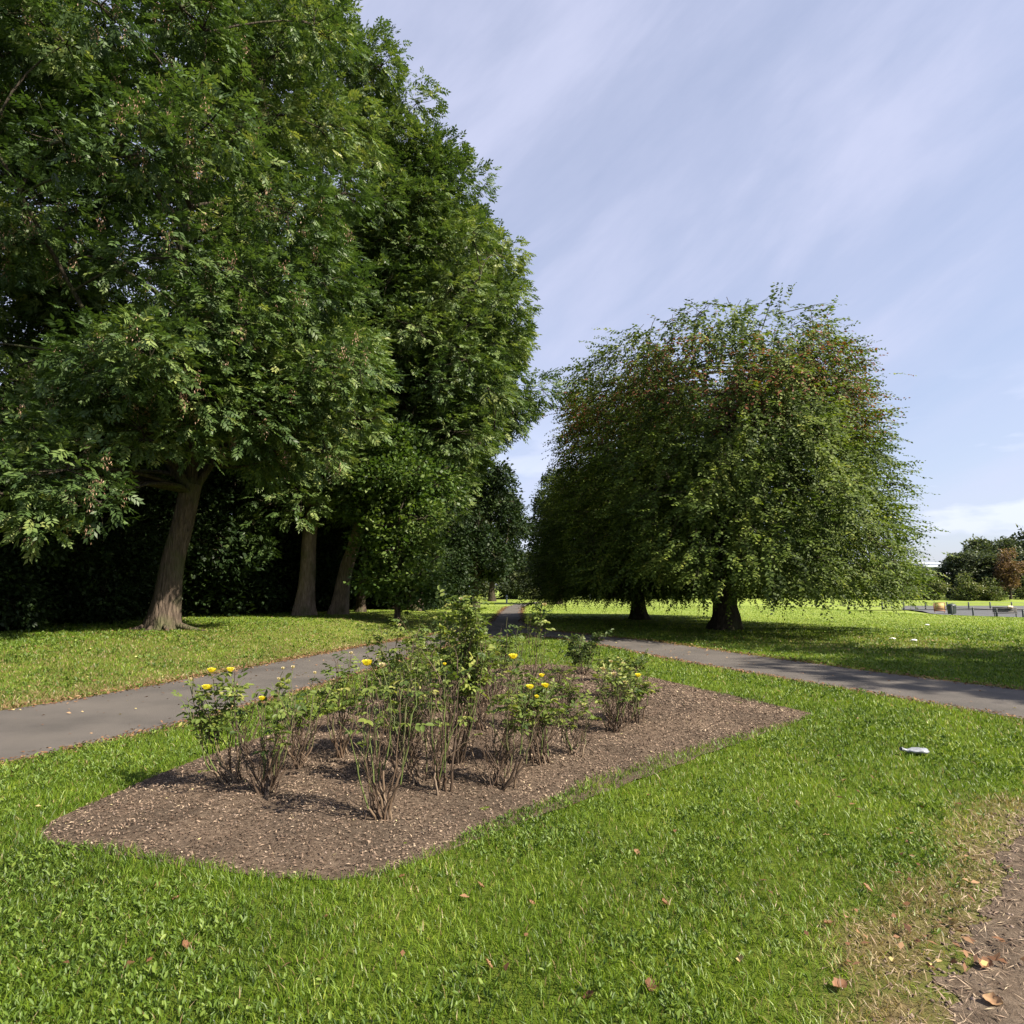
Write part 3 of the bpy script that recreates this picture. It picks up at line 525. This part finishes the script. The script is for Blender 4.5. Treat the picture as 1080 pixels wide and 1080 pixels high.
# ------------------------------------------------------------ weeping trees
def weeping(name,label,loc,seed=51):
    r=np.random.default_rng(seed); root=empty(name,loc); tag(root,label,'weeping tree',None)
    tm=MB(); trunk_mesh(tm,[(0,0,0),(.05,0,1.1),(.1,0,2.3)],[.46,.40,.42],seed,.9,6); tm.build('trunk',M['barkdark'],root,True)
    zz=np.array([.6,1,3,6,8.5,10.5,11.8,12.7,13.3]); RR=np.array([6.9,7.1,7.1,7.0,6.8,6.7,6.6,6.2,5.0])
    def rad(z,th):
        lob=1+.06*np.sin(3*th+1)+.05*np.sin(7*th+z*.8)+.04*np.sin(11*th-z*1.7)
        side=1+(-.06-.018*z)*np.clip(np.cos(th),0,1)-(.21-.010*z)*np.clip(-np.cos(th),0,1)
        return np.interp(z,zz,RR)*lob*side
    bm=MB(); stems=[]
    for q in range(6):
        th=q*1.05+.4; ln=.8+1.6*r.random(); e=np.array([math.cos(th)*ln*1.5,math.sin(th)*ln*1.5,9.2+2.8*r.random()])
        c=bez(np.array([.1,0,2.0]),np.array([math.cos(th)*1.2,math.sin(th)*1.2,5.]),e,12); bm.tube(c,np.linspace(.24,.04,12),8); stems+=list(c[3:])
    stems=np.array(stems)
    # arching boughs
    Bp=[];Bd=[]
    for q in range(170):
        th=r.uniform(0,6.283); zt=r.uniform(2.5,13.0); R=rad(zt-1.,th)*r.uniform(.55,1.02)
        st=stems[np.argmin(np.abs(stems[:,2]-(zt-.8))+r.uniform(0,1.4,len(stems)))]
        tip=np.array([math.cos(th)*R,math.sin(th)*R,max(1.9,zt-r.uniform(1.0,3.2))]); mid=np.array([math.cos(th)*R*.62+st[0]*.3,math.sin(th)*R*.62+st[1]*.3,zt+r.uniform(.3,1.)])
        c=bez(st,mid,tip,14); bm.tube(c,np.linspace(.055,.008,14),4)
        for s in range(3):   # hanging strands
            k=r.integers(5,13); p=c[k]; ln=r.uniform(.6,1.8); e=p+np.array([math.cos(th)*ln*.35,math.sin(th)*ln*.35,-ln])+r.normal(0,.25,3); e[2]=max(e[2],1.6+.2*math.sin(5*th))
            w=bez(p,p+np.array([math.cos(th),math.sin(th),.1])*.5,e,6); bm.tube(w,np.linspace(.012,.004,6),3)
            Bp.append(w[1:]); Bd.append(np.gradient(w,axis=0)[1:])
        Bp.append(c[4:]); Bd.append(np.gradient(c,axis=0)[4:])
    # sprays: everywhere in the outer shell
    n=26000; z=.95+12.2*r.random(n*3)**.92; th=r.uniform(0,6.283,n*3); R0=rad(z,th); k=r.random(n*3)<(R0/8)+.12; z,th,R0=z[k][:n],th[k][:n],R0[k][:n]; n=len(z)
    f=1-.55*r.random(n)**1.6; R=R0*f
    # underside lifts towards the trunk and on the shaded left
    lift=np.where(R<5.2,3.6-.32*R,1.95-.35*np.clip(np.cos(th),0,1))+.5*np.clip(-np.cos(th),0,1)+.25*np.sin(5*th); keep=z>lift; z,th,R,f,R0=z[keep],th[keep],R[keep],f[keep],R0[keep]; n=len(z)
    # holes where one sees through
    hole=np.sin(th*9+z*.9)+.8*np.sin(z*2.1-th*7)+.9*np.sin(th*21+np.sin(z)*.7)+.4*np.sin(z*4.4+th*13); keep=((hole>-.75)|(r.random(n)<.16))&((z<11)|(r.random(n)<.85)); z,th,R,f=z[keep],th[keep],R[keep],f[keep]; n=len(z)
    P=np.stack([np.cos(th)*R,np.sin(th)*R,z],-1); out=np.stack([np.cos(th),np.sin(th),np.zeros(n)],-1)
    flat=np.clip((f-.9)/.1,0,1)*(r.random(n)<.75)   # outermost sprays reach out sideways
    D=nrm(out*(.55+.9*flat)[:,None]+np.array([0,0,-1.])*(.85-.75*flat)[:,None]+r.normal(0,.28,(n,3)))
    for i in np.flatnonzero(f>.86)[::3]:
        bm.tube([P[i]-D[i]*.5,P[i],P[i]+D[i]*.75+np.array([0,0,-.06])],[.012,.008,.003],3)
    # a few long leaders poking out of the top and right side
    cm=MB(); ext=[]
    for (a,zc,l,dx,dz) in [(-.1,11.6,1.5,1,.10),(-.05,10.9,1.2,1,.05),(.05,9.6,1.2,1,0),(-.15,8.6,1.3,1,-.05),(-.3,7.2,1.2,1,-.05),(.0,6.2,1.3,1,.12),(-.2,5.2,1.3,1,.02),(2.8,12.0,1.2,-1,.25),(3.0,10.8,.8,-1,.1),(-1.6,12.9,.6,.15,.8),(-1.2,12.9,.8,.9,.3),(2.9,12.5,.9,-.5,.7),(-.4,4.1,1.4,1,-.1),(-.5,3.0,1.2,1,-.2),(0,12.3,1.,.8,.5),(-.6,12.6,1.1,.7,.35),(-2.4,12.5,.9,-.8,.25)]:
        for q in range(5):
            a2=a+r.normal(0,.12); z2=zc+r.normal(0,.25); R2=float(rad(np.array(z2),np.array(a2)))*.97; p=np.array([math.cos(a2)*R2,math.sin(a2)*R2,z2]); d=nrm(np.array([dx,r.normal(0,.2),dz+r.normal(0,.08)]))
            ext.append((p+d*l*q*.22,d)); 
            if q==0: bm.tube([p-d*.8,p,p+d*l*.6,p+d*l*.95+np.array([0,0,-.03])],[.02,.014,.009,.003],4)
    P=np.concatenate([P,[e[0] for e in ext]]); D=np.concatenate([D,[e[1] for e in ext]]); n=len(P); z=P[:,2]
    S0=np.concatenate(Bp); E0=nrm(np.concatenate(Bd)); kk=r.random(len(S0))<.55; P=np.concatenate([P,S0[kk]]); D=np.concatenate([D,E0[kk]]); n=len(P); z=P[:,2]
    tw=.52+.13*r.normal(size=n)+.16*np.sin(P[:,0]*2.1+np.sin(P[:,2]*1.7))*np.sin(P[:,2]*1.3+P[:,1]*1.1); red=np.clip(1.1*np.exp(-((z-10.4)/1.6)**2)*(P[:,1]<2)-.33+.3*np.sin(P[:,0]*1.3+P[:,2]),0,.7)
    ref=nrm(r.normal(size=(n,3))*.3+np.array([0,0,1.])+nrm(P*np.array([1,1,0]))*.5); sd=nrm(np.cross(D,ref)); up=np.cross(sd,D)
    m_=14; L=r.uniform(.55,1.05,n)
    for k in range(m_):
        a=(k+.4)/m_; sg=1 if k%2 else -1; base=P+D*(a*L)[:,None]-np.array([0,0,.16])*(a*a*L)[:,None]+r.normal(0,.02,(n,3))
        dd=nrm(D*.5+sd*sg*.8+np.array([0,0,-.35])+r.normal(0,.22,(n,3))); sz=.160*(1-.35*a)*r.uniform(.8,1.2,n)
        leaves(cm,base,dd,sz,sz*.60,np.clip(tw+r.normal(0,.1,n),0,1),dry=(r.random(n)<red*.42).astype(float),nref=nrm(up+r.normal(0,.35,(n,3))))
    bm.build('branches',M['barkdark'],root,True); cm.build('crown',M['weep'],root)
    root.scale=(1,1,.82); return root
wt=weeping('weeping_tree','large weeping tree with domed drooping crown and thick dark trunk beside the path',(8.24,25.97,-.02))
w2=copy_tree(wt); w2.location=(6.5,34.2,-.02); w2.rotation_euler=(0,0,2.3); w2.scale=(.84,.86,.585); w2['label']='smaller dark weeping tree standing behind and left of the large one'
# ------------------------------------------------------------ far tree line
f0=tree('far_tree','distant round tree in the tree line across the field','tree',(58,112,0),9.5,4.6,.3,.3,nclump=60,spr=60,leaflets=3,LL=.42,LW=.26,rc=(1.0,1.8),leaf='far',bark_='barkdark',seed=61,limbs=5,group='trees along the far side of the field',egg=.4)
for i,(x,y,s,hh) in enumerate([(-38,80,1.1,1.2),(-30,84,1.,1.2),(-22,88,1.1,1.),(-14,86,1.,.9),(-7,92,.9,.9),(0,96,.95,.85),(7,100,.9,.8),(15,101,1.,.8),(23,103,.95,.75),(31,106,1.,.8),(40,108,1.,.75),(49,110,1.,.7),(66.5,113,1.,.62),(84,116,1.2,1.0),(94,114,1.3,1.2),(104,118,1.2,1.1),(116,120,1.4,1.2),(130,122,1.5,1.2),(-46,76,1.3,1.3),(-56,72,1.4,1.3)]):
    c=copy_tree(f0); c.location=(x,y,0); c.rotation_euler=(0,0,i*1.3); c.scale=(s,s,s*hh)
f0.scale=(.9,.9,.66)
c=copy_tree(f0); c.location=(73.5,106.5,0); c.scale=(1.15,1.15,.86); c.rotation_euler=(0,0,2.2); c['label']='tallest wide dark tree of the far line above the grey fence'; del c['group']
c=copy_tree(f0); c.location=(88,110,0); c.scale=(1.0,1.0,.90); c.rotation_euler=(0,0,4.2); c['label']='dark distant tree behind the rust coloured one'; del c['group']
tree('rust_tree','small rust coloured oval tree in the distant tree line','tree',(75.3,101,0),6.9,1.9,1.6,.15,nclump=26,spr=80,leaflets=3,LL=.32,LW=.18,rc=(.8,1.2),leaf='rust',bark_='barkdark',seed=63,limbs=4)
tree('copper_shrub','small copper leaved shrub far away across the field in the middle','shrub',(5.6,88,0),3.4,1.7,.1,.1,nclump=16,spr=60,leaflets=3,LL=.28,LW=.16,rc=(.5,.9),leaf='rust',bark_='barkdark',seed=64,limbs=3)
p0=tree('pale_shrub','pale green shrub at the foot of the distant tree line','shrub',(64,102,0),3.6,2.3,.05,.1,nclump=22,spr=70,leaflets=3,LL=.32,LW=.18,rc=(.6,1.1),leaf='farpale',bark_='barkdark',seed=65,limbs=3,group='pale shrubs at the foot of the far trees')
for i,(x,y,s) in enumerate([(68.5,101,1.05),(60,103,1.2),(72,100.5,.9),(80,103,1.),(86,104,1.1),(94,105,1.2),(55,103,1.1)]):
    c=copy_tree(p0); c.location=(x,y,float(H(x,y))); c.rotation_euler=(0,0,i*2.1); c.scale=(s,s,s*.9)
# ------------------------------------------------------------ roses
def rose(label,loc,Hh,spread,ns=8,leafd=1.,flowers=(),spent=(),lean=(0,0),leafz=.35,dark=False,seed=0,twigs=14,name='rose_bush',cat='rose bush'):
    r=np.random.default_rng(seed+100); x,y=loc; root=empty(name,(x,y,float(zg(np.array([x]),np.array([y]))[0])-.005)); tag(root,label,cat)
    sm=MB(); lm=MB(); LP=[];LD=[]; tips=[]
    targets=[np.array(f[:3]) for f in list(flowers)+list(spent)]
    def shoot(a,b,r0,r1,tint,nn=8,wig=.02):
        mid=(a+b)/2+r.normal(0,.06,3)*np.linalg.norm(b-a)*1.2+np.array([0,0,.03]); c=bez(a,mid,b,nn); c[1:-1]+=r.normal(0,wig*.3,(nn-2,3)); sm.tube(c,np.linspace(r0,r1,nn),5,tint=tint); return c
    def leaf_on(c,dens):
        for p,q in zip(c[:-1],c[1:]):
            if (p[2]/Hh)<(leafz+.10)*(.7+.5*r.random()): continue
            for _ in range(r.poisson(dens)):
                t=r.random(); LP.append(p+(q-p)*t); d=nrm(r.normal(size=3)*np.array([1,1,.35])+np.array([0,0,.25])); LD.append(d)
    for s in range(ns+len(targets)):
        if s<ns:
            th=r.uniform(0,6.283); rr=spread*(.35+.65*r.random()); e=np.array([math.cos(th)*rr+lean[0],math.sin(th)*rr*.8+lean[1],Hh*r.uniform(.62,1.0)])
        else: e=targets[s-ns]+np.array([0,0,-.015])
        b=np.array([r.normal(0,.045),r.normal(0,.045),-.02]); kn=b+(e-b)*r.uniform(.12,.42)*np.array([1.9,1.9,1]); 
        woody=r.uniform(0,.68)
        c1=shoot(b,kn,r.uniform(.008,.013),.0075,woody,6); c2=shoot(kn,e,.006,.0025,r.choice([woody,.8,.95]),9); leaf_on(c1,.08*leafd); leaf_on(c2,.34*leafd)
        for q in range(r.integers(2,4)):
            k=r.integers(2,7); st=c2[k]; e2=st+np.array([r.normal(0,.5)*spread*.6,r.normal(0,.5)*spread*.6,r.uniform(.12,.38)*Hh]); e2[2]=min(e2[2],Hh*1.02)
            c3=shoot(st,e2,.004,.0018,r.choice([.3,.55,.85,1.]),6); leaf_on(c3,.42*leafd)
    for q in range(int(twigs*1.4)):   # bare reddish twigs low down
        th=r.uniform(0,6.283); a=np.array([r.normal(0,.05),r.normal(0,.05),r.uniform(.02,.3)*Hh]); e=a+np.array([math.cos(th)*spread*r.uniform(.3,.9),math.sin(th)*spread*r.uniform(.3,.8),r.uniform(.15,.62)*Hh])
        c=shoot(a,e,.0042,.0012,r.uniform(.1,.55),5)
        for w in range(2): shoot(c[r.integers(1,4)],e+r.normal(0,.07,3),.002,.001,r.uniform(.1,.5),4)
    sm.build('stems',M['stem'],root,True)
    if LP:
        P=np.array(LP);D=np.array(LD);n=len(P); sd=nrm(np.cross(D,np.array([0,0,1.])+r.normal(0,.2,(n,3)))); up=np.cross(sd,D); l=r.uniform(.034,.056,n)*(1.1 if y<8 else 1.25); T=np.clip(.48+.22*r.normal(size=n),0,1)
        for k,(a,sg) in enumerate(((.9,1),(.9,-1),(1.9,1),(1.9,-1),(2.3,0))):
            base=P+D*(a*l*.72)[:,None]; dd=nrm(D*(.5 if sg else 1)+sd*sg*.8+np.array([0,0,-.25])+r.normal(0,.12,(n,3)))
            leaves(lm,base,dd,l*(1.0 if sg else 1.2),l*.66,np.clip(T+r.normal(0,.06,n),0,1),oval=True,nref=nrm(up+r.normal(0,.25,(n,3))),fold=.15)
        lm.build('foliage',M['rosedark' if dark else 'rose'],root)
    for (fl,mt,nm) in ((flowers,'petal','flower'),(spent,'spent','spent_bloom')):
        for f in fl:
            fm=MB(); R=f[3] if len(f)>3 else .035
            R=R*1.2; nn=30 if nm=='flower' else 12
            for q in range(nn):
                lay=q/nn; th=q*2.4; el=.35+1.15*lay; rr=R*(1-.45*lay); d=np.array([math.cos(th)*math.cos(el),math.sin(th)*math.cos(el),math.sin(el)]); t=np.array([-math.sin(th),math.cos(th),0]); c0=np.array(f[:3]); w=rr*.62
                upv=np.array([0,0,1.])
                p0=c0; pts=[p0-t*w*.2,p0+t*w*.2,p0+d*rr*.55+t*w*.62,p0+d*rr+t*w*.45+upv*rr*.4,p0+d*rr*1.06+upv*rr*.45,p0+d*rr-t*w*.45+upv*rr*.4,p0+d*rr*.55-t*w*.62]
                pts[4]=pts[4]-d*rr*.02
                fm.add(np.array(pts)+r.normal(0,R*.03,(7,3)),[[0,1,2],[0,2,6],[2,3,6],[3,5,6],[3,4,5]],r.random())
            fm.build(nm,M[mt],root)
    return root
# dx, dz of each bloom measured from the bush base
rose('leafy rose bush at the left end of the bed with three yellow blooms',(-2.24,5.53),.88,.34,7,1.5,flowers=[(-.19,-.05,.87,.032),(-.06,.0,.87,.030),(-.20,-.1,.74,.036)],spent=[(-.38,.0,.80,.02)],lean=(-.16,0),seed=1,twigs=8)
rose('bare low rose bush with one yellow bud and tall dry seed stalks',(-1.87,5.25),.74,.26,7,.55,flowers=[(-.06,0,.70,.026)],spent=[(-.30,.05,.92,.012),(.06,.1,.92,.018),(.14,.1,.93,.018),(.03,.1,.84,.016)],seed=2,twigs=18)
rose('thin twiggy rose bush behind the bare low one, sparse green tips',(-1.83,5.95),.78,.28,8,.8,seed=3,spent=[(.1,0,.8,.018)],twigs=16)
rose('rose bush with dark crooked upright stem and pale leafy tops',(-1.55,6.3),.92,.28,7,1.1,seed=4,twigs=14,spent=[(.05,.0,.93,.02),(.28,.1,.86,.016)])
rose('front rose bush nearest the camera, thick pale stems and one yellow bloom above',(-.90,4.70),.98,.27,9,.45,flowers=[(-.13,.1,1.02,.036)],spent=[(-.02,.1,1.01,.026)],seed=5,twigs=12,leafz=.45)
rose('brown twiggy rose bush just behind the front bush',(-.82,5.55),.85,.36,8,.9,seed=6,twigs=24)
rose('rose bush with green tips between the front bush and the path',(-1.02,6.55),.95,.36,9,1.4,seed=7,twigs=16)
rose('rose bush with long bare bottom stems left of the tallest one',(-.56,5.32),1.05,.30,8,1.0,seed=8,twigs=16,leafz=.5,flowers=[(.02,.1,.93,.016)])
rose('tallest leafy rose bush in the middle of the bed with arching top',(-.50,6.15),1.46,.27,12,3.4,spent=[(.03,0,1.46,.02),(.2,0,1.36,.018),(-.12,0,1.25,.02)],seed=9,twigs=14,lean=(.08,0),leafz=.28)
rose('wide rose bush with reddish twigs just right of the tallest one',(-.09,5.50),.86,.34,9,.9,seed=10,twigs=26)
rose('rose bush with a cluster of yellow blooms right of centre',(.28,6.15),.72,.30,8,1.6,flowers=[(-.27,.0,.92,.040),(-.12,-.05,.66,.034),(-.01,.0,.76,.026),(.02,-.04,.67,.034),(-.06,-.1,.59,.022)],seed=11,twigs=16)
rose('short rose bush with dark stems right of the yellow cluster',(.57,6.45),.52,.25,7,1.0,seed=12,twigs=12,leafz=.5)
rose('low twiggy rose bush near the right end with faded blooms',(1.10,7.40),.66,.30,9,.8,spent=[(-.10,.05,.66,.026),(.02,.05,.60,.03),(.14,0,.52,.026)],seed=13,twigs=26)
rose('rightmost rose bush with one pale yellow bloom',(1.42,7.95),.62,.30,9,1.5,flowers=[(.04,-.1,.54,.034)],seed=14,twigs=14)
rose('dark green bushy shrub at the far edge of the bed',(1.28,12.3),.72,.42,12,2.6,seed=15,twigs=6,leafz=.1,dark=True,name='shrub',cat='shrub')
rose('tall single stemmed rose at the back with a pale faded head',(.33,9.4),1.28,.16,4,1.6,spent=[(.13,.0,1.30,.035)],seed=16,twigs=6,leafz=.45)
rose('tall slim rose at the back beside the pale headed one',(.02,8.3),1.25,.18,4,1.6,seed=17,twigs=8,leafz=.45,dark=True)
rose('leafy rose bush behind the tallest one on its left side',(-1.12,7.3),1.15,.40,11,2.2,seed=18,twigs=16,spent=[(-.1,0,1.15,.02)])
rose('leafy rose bush at the back left with one small yellow bloom',(-.98,8.4),1.2,.42,11,2.3,flowers=[(.16,-.1,.99,.03)],seed=19,twigs=12)
rose('leafy rose bush behind the tallest one on its right side',(-.30,7.5),1.12,.36,10,2.0,seed=20,twigs=14)
rose('back row rose bush with dense greenery to the left',(-1.15,9.6),1.1,.42,10,2.0,seed=21,twigs=12)
rose('back row rose bush with dense greenery in the centre',(-.28,9.2),1.05,.40,10,2.0,seed=22,twigs=12)
rose('low leafy rose at the back right beside the lawn edge',(1.9,11.3),.42,.5,12,1.8,seed=23,twigs=14,leafz=.15)
rose('brown twiggy rose at the back between the tall rose and the dark shrub',(.72,10.2),.5,.35,10,.3,seed=24,twigs=26)
rose('thin leafy rose left of the low twiggy bush near the right end',(.55,7.75),.62,.28,8,.9,seed=25,twigs=22)
rose('small rose with pale faded heads at the back right',(1.52,9.7),.5,.36,10,.8,spent=[(-.1,0,.5,.03),(.1,.1,.46,.03),(.02,-.1,.4,.028)],seed=26,twigs=26)
rose('brown thin rose between the yellow cluster and the back row',(.12,7.6),.8,.34,9,.8,seed=27,twigs=24)
# ------------------------------------------------------------ fallen leaves, litter on the lawn
def leafthing(x,y,s,seed,col=.4):
    r=np.random.default_rng(seed); m=MB(); nu,nv=7,5; u=np.linspace(0,1,nu); v=np.linspace(-1,1,nv); U,Vv=np.meshgrid(u,v,indexing='ij'); wd=np.sin(np.pi*np.clip(U,0.02,.98))**.7*.38*(1+.18*np.sin(U*17))
    X=(U-.5)*s; Y_=Vv*wd*s; Z=.22*s*Vv**2*wd*2.5+.18*s*(U-.5)**2*3+r.normal(0,.025*s,U.shape)
    i,j=np.meshgrid(np.arange(nu-1),np.arange(nv-1),indexing='ij'); b=(i*nv+j).ravel()
    m.add(np.stack([X,Y_,Z],-1).reshape(-1,3),np.stack([b,b+1,b+nv+1,b+nv],-1),np.clip(col+r.normal(0,.08,nu*nv),0,1))
    m.tube([(-.5*s,0,.13*s),(-.65*s,.02*s,.18*s),(-.78*s,.05*s,.16*s)],[.0012,.001,.0008],4,tint=.2)
    o=m.build('fallen_leaf',M['deadleaf']); o.location=(x,y,h(x,y)+.019); o.rotation_euler=(r.normal(0,.35),r.normal(0,.35),r.uniform(0,6.28)); return o
FL=[(.77,3.55,.055,.45),(1.88,3.72,.055,.6),(.55,2.85,.06,.25),(.30,2.78,.055,.25),(.98,3.04,.045,.95),(1.31,2.85,.07,.5),(-.61,3.85,.05,.5),(-.9,3.4,.045,.55),(-1.72,3.6,.045,.5),(-1.45,3.15,.055,.4),(.1,3.55,.04,.5),(-.17,3.75,.045,.55),(1.5,3.35,.045,.5),(2.1,5.1,.05,.6),(2.75,5.7,.05,.6),(1.3,4.4,.05,.5),(.75,4.2,.045,.6),(-.1,3.0,.045,.6),(-1.9,3.75,.04,.4),(1.05,5.3,.045,.5),(3.1,6.5,.05,.6),(2.0,3.0,.07,.5),(2.1,3.35,.06,.9),(1.85,2.75,.065,.8)]
for i,(x,y,s,c) in enumerate(FL):
    o=leafthing(x,y,s,i+300,c)
    on=i>=21
    tag(o,'curled dry leaf lying in the straw at the edge of the trodden soil' if on else 'small curled brown leaf fallen on the green lawn in front of the bed','leaf','fallen leaves by the trodden soil' if on else 'fallen leaves on the front lawn')
def bag(name,label,x,y,sx,sy,sz,seed,m_):
    r=np.random.default_rng(seed); nu,nv=16,11; th=np.linspace(0,2*np.pi,nu,endpoint=False); m=MB(); V=[]
    for j in range(nv):
        p=j/(nv-1)*np.pi
        for t in th: V.append((sx*math.sin(p)**.8*math.cos(t)*(1+.12*math.sin(3*t+j)),sy*math.sin(p)**.8*math.sin(t)*(1+.12*math.sin(4*t)),sz*(-math.cos(p)*.5+.5)+r.normal(0,sz*.1)))
    i,j=np.meshgrid(np.arange(nu),np.arange(nv-1)); b=(j*nu+i).ravel(); b2=(j*nu+(i+1)%nu).ravel()
    m.add(V,np.stack([b,b2,b2+nu,b+nu],-1))
    if name=='plastic_bag': m.tube([(-sx*.9,0,sz*.4),(-sx*1.3,.01,sz*.6),(-sx*1.75,-.01,sz*.9)],[.02,.012,.018],7)
    o=m.build(name,m_,None,False); o.location=(x,y,h(x,y)+.02); tag(o,label,'litter'); return o
M['bag']=simple('crumpled_plastic',(.22,.235,.26),.35,var=.25,scale=30)
bag('plastic_bag','crumpled pale plastic bag lying on the sunny lawn right of the bed',3.92,6.62,.10,.07,.045,1,M['bag'])
M['white']=simple('white_paper',(.75,.73,.70),.7)
for (x,y,l) in ((12.05,20.2,'small white scrap on the lawn, nearer the fence line'),(11.75,20.8,'pinkish white scrap on the lawn just behind the other'),(17.6,28.5,'tiny white scrap further away in front of the grey paving')):
    bag('paper_scrap',l,x,y,.09,.07,.05,int(x*10),M['white'])
# ------------------------------------------------------------ park furniture far right
M['iron']=simple('dark_green_iron',(.018,.028,.020),.45,var=.2)
M['benchwood']=simple('dark_stained_wood',(.035,.030,.02),.6,var=.3)
M['board']=simple('tan_board',(.42,.29,.10),.7,var=.15,scale=6); M['frame']=simple('red_brown_frame',(.25,.12,.07),.7)
def fence(label,A,B,nsp,hh):
    A=np.array(A,float);B=np.array(B,float); root=empty('low_fence',(A[0],A[1],h(*A))); tag(root,label,'fence')
    n=nsp; P=[A+(B-A)*i/n for i in range(n+1)]; Z=[h(*p)-h(*A) for p in P]
    for p,z in zip(P,Z):
        m=MB(); m.tube([(p[0]-A[0],p[1]-A[1],z-.1),(p[0]-A[0],p[1]-A[1],z+hh+.08),(p[0]-A[0],p[1]-A[1],z+hh+.12)],[.08,.08,.03],8); m.build('post',M['iron'],root)
    for f in (.08,1.):
        m=MB(); m.tube([(p[0]-A[0],p[1]-A[1],z+hh*f) for p,z in zip(P,Z)],.024,6); m.build('rail',M['iron'],root)
    m=MB()
    for i in range(n):
        L_=np.linalg.norm(P[i+1]-P[i]); k=int(L_/.14)
        for q in range(1,k):
            t=q/k; p=P[i]+(P[i+1]-P[i])*t-A; z=Z[i]+(Z[i+1]-Z[i])*t; m.tube([(p[0],p[1],z+.06),(p[0],p[1],z+hh)],.007,3)
    m.build('bars',M['iron'],root); return root
fence('low dark railing along the near side of the grey paving',(44.6,68),(43.0,47),6,.82)
fence('low dark railing along the far side of the grey paving',(47.5,86),(110,88),22,.85)
def bench(x,y,rz,label):
    root=empty('park_bench',(x,y,h(x,y)+.05),rz); tag(root,label,'bench')
    m=MB(); [m.box((0,-.2+i*.11,.45),(1.8,.09,.035)) for i in range(5)]; m.build('seat',M['benchwood'],root)
    m=MB(); [m.box((0,.30+i*.035,.58+i*.12),(1.8,.03,.10),rx=-.25) for i in range(4)]; m.build('backrest',M['benchwood'],root)
    for s in (-.78,.78):
        m=MB(); m.tube([(s,-.25,.0),(s,-.2,.43),(s,.26,.43),(s,.42,.98)],.025,6); m.tube([(s,.22,.43),(s,.38,.0)],.025,6); m.build('leg',M['iron'],root)
        m=MB(); m.tube([(s,-.2,.43),(s,-.26,.66),(s,.33,.68)],.02,6); m.build('armrest',M['iron'],root)
    return root
bx,by=44.7,60.8
bench(bx,by,R_(-32),'dark slatted park bench standing behind the low railing')
M['beige']=simple('beige_cloth',(.62,.50,.36),.8)
o=bag('cloth_bag','beige cloth bundle resting on top of the bench back',bx+.55,by+.05,.26,.14,.24,5,M['beige']); o.location.z=h(bx,by)+.95; o['category']='bag'
def bin_(x,y,label):
    root=empty('litter_bin',(x,y,h(x,y)+.05)); tag(root,label,'litter bin')
    m=MB(); th=np.linspace(0,1,6); m.tube([(0,0,z*.85) for z in th],[.32,.34,.35,.35,.36,.36],12); m.build('bin_body',M['iron'],root,True)
    m=MB(); m.tube([(0,0,.85),(0,0,.92),(0,0,1.05),(0,0,1.1)],[.39,.39,.25,.02],12); m.build('lid',M['iron'],root,True); return root
bin_(46.5,71.0,'dark green litter bin beside the tan notice board'); bin_(47.3,72.0,'dark litter bin half hidden behind the green one'); bin_(63.8,82,'dark litter bin on the paving at the right edge of the frame')
nb=empty('notice_board',(47.5,74.5,h(47.5,74.5)+.05),R_(-25)); tag(nb,'small tan notice board in a red brown frame on the paving','notice board')
m=MB(); m.box((0,0,.68),(.95,.05,.80)); m.build('panel',M['board'],nb); m=MB(); m.box((0,0,1.10),(1.1,.09,.08)); m.box((0,0,.24),(1.1,.09,.16)); m.box((-.51,0,.66),(.08,.09,.80)); m.box((.51,0,.66),(.08,.09,.80)); m.box((0,-.035,.52),(.6,.03,.1)); m.build('frame',M['frame'],nb)
for s in (-.45,.45): m=MB(); m.box((s,.0,.07),(.07,.07,.2)); m.build('leg',M['frame'],nb)
M['grey']=simple('grey_paint',(.35,.38,.42),.5)
for (x,y,l) in ((-.55,69.5,'small grey marker post beside the bend in the path'),(11.2,96,'small pale marker post far across the field')):
    m=MB(); m.tube([(0,0,-.05),(0,0,.6),(0,0,.78),(0,0,.85)],[.09,.09,.09,.05],10); m.box((0,-.03,.70),(.2,.16,.10)); o=m.build('marker_post',M['grey']); o.location=(x,y,h(x,y)); tag(o,l,'post')
# pale building beyond the trees on the right
M['render']=simple('pale_cladding',(.26,.28,.31),.6,var=.05,scale=.5); M['roof']=simple('grey_roof',(.22,.25,.30),.5,var=.06,scale=.4); M['glass']=simple('dark_glass',(.05,.06,.07),.15)
bd=empty('building',(98,164,0)); tag(bd,'long low pale building with grey roof beyond the far trees','building')
m=MB(); m.box((0,0,3.1),(30,12,6.2)); m.build('wall',M['render'],bd)
m=MB(); m.box((0,0,6.55),(31,13,.7)); m.box((-3,0,7.25),(22,9,.7)); m.build('roof',M['roof'],bd)
for i in range(9): m=MB(); m.box((-12.4+i*3.1,-6.02,4.0),(1.7,.1,1.3)); m.build('window',M['glass'],bd)
# low garden wall and sheds glimpsed beneath the left trees
M['plaster']=simple('warm_plaster',(.5,.38,.30),.8,var=.2,scale=3)
gw=empty('boundary_wall',(-36,41,h(-36,41))); tag(gw,'pale boundary wall glimpsed in gaps beneath the trees on the left','wall')
m=MB(); m.box((0,0,.7),(34,.25,1.4)); m.build('wall_face',M['plaster'],gw); m=MB(); m.box((0,0,1.44),(34.2,.34,.08)); m.build('coping',M['grey'],gw)
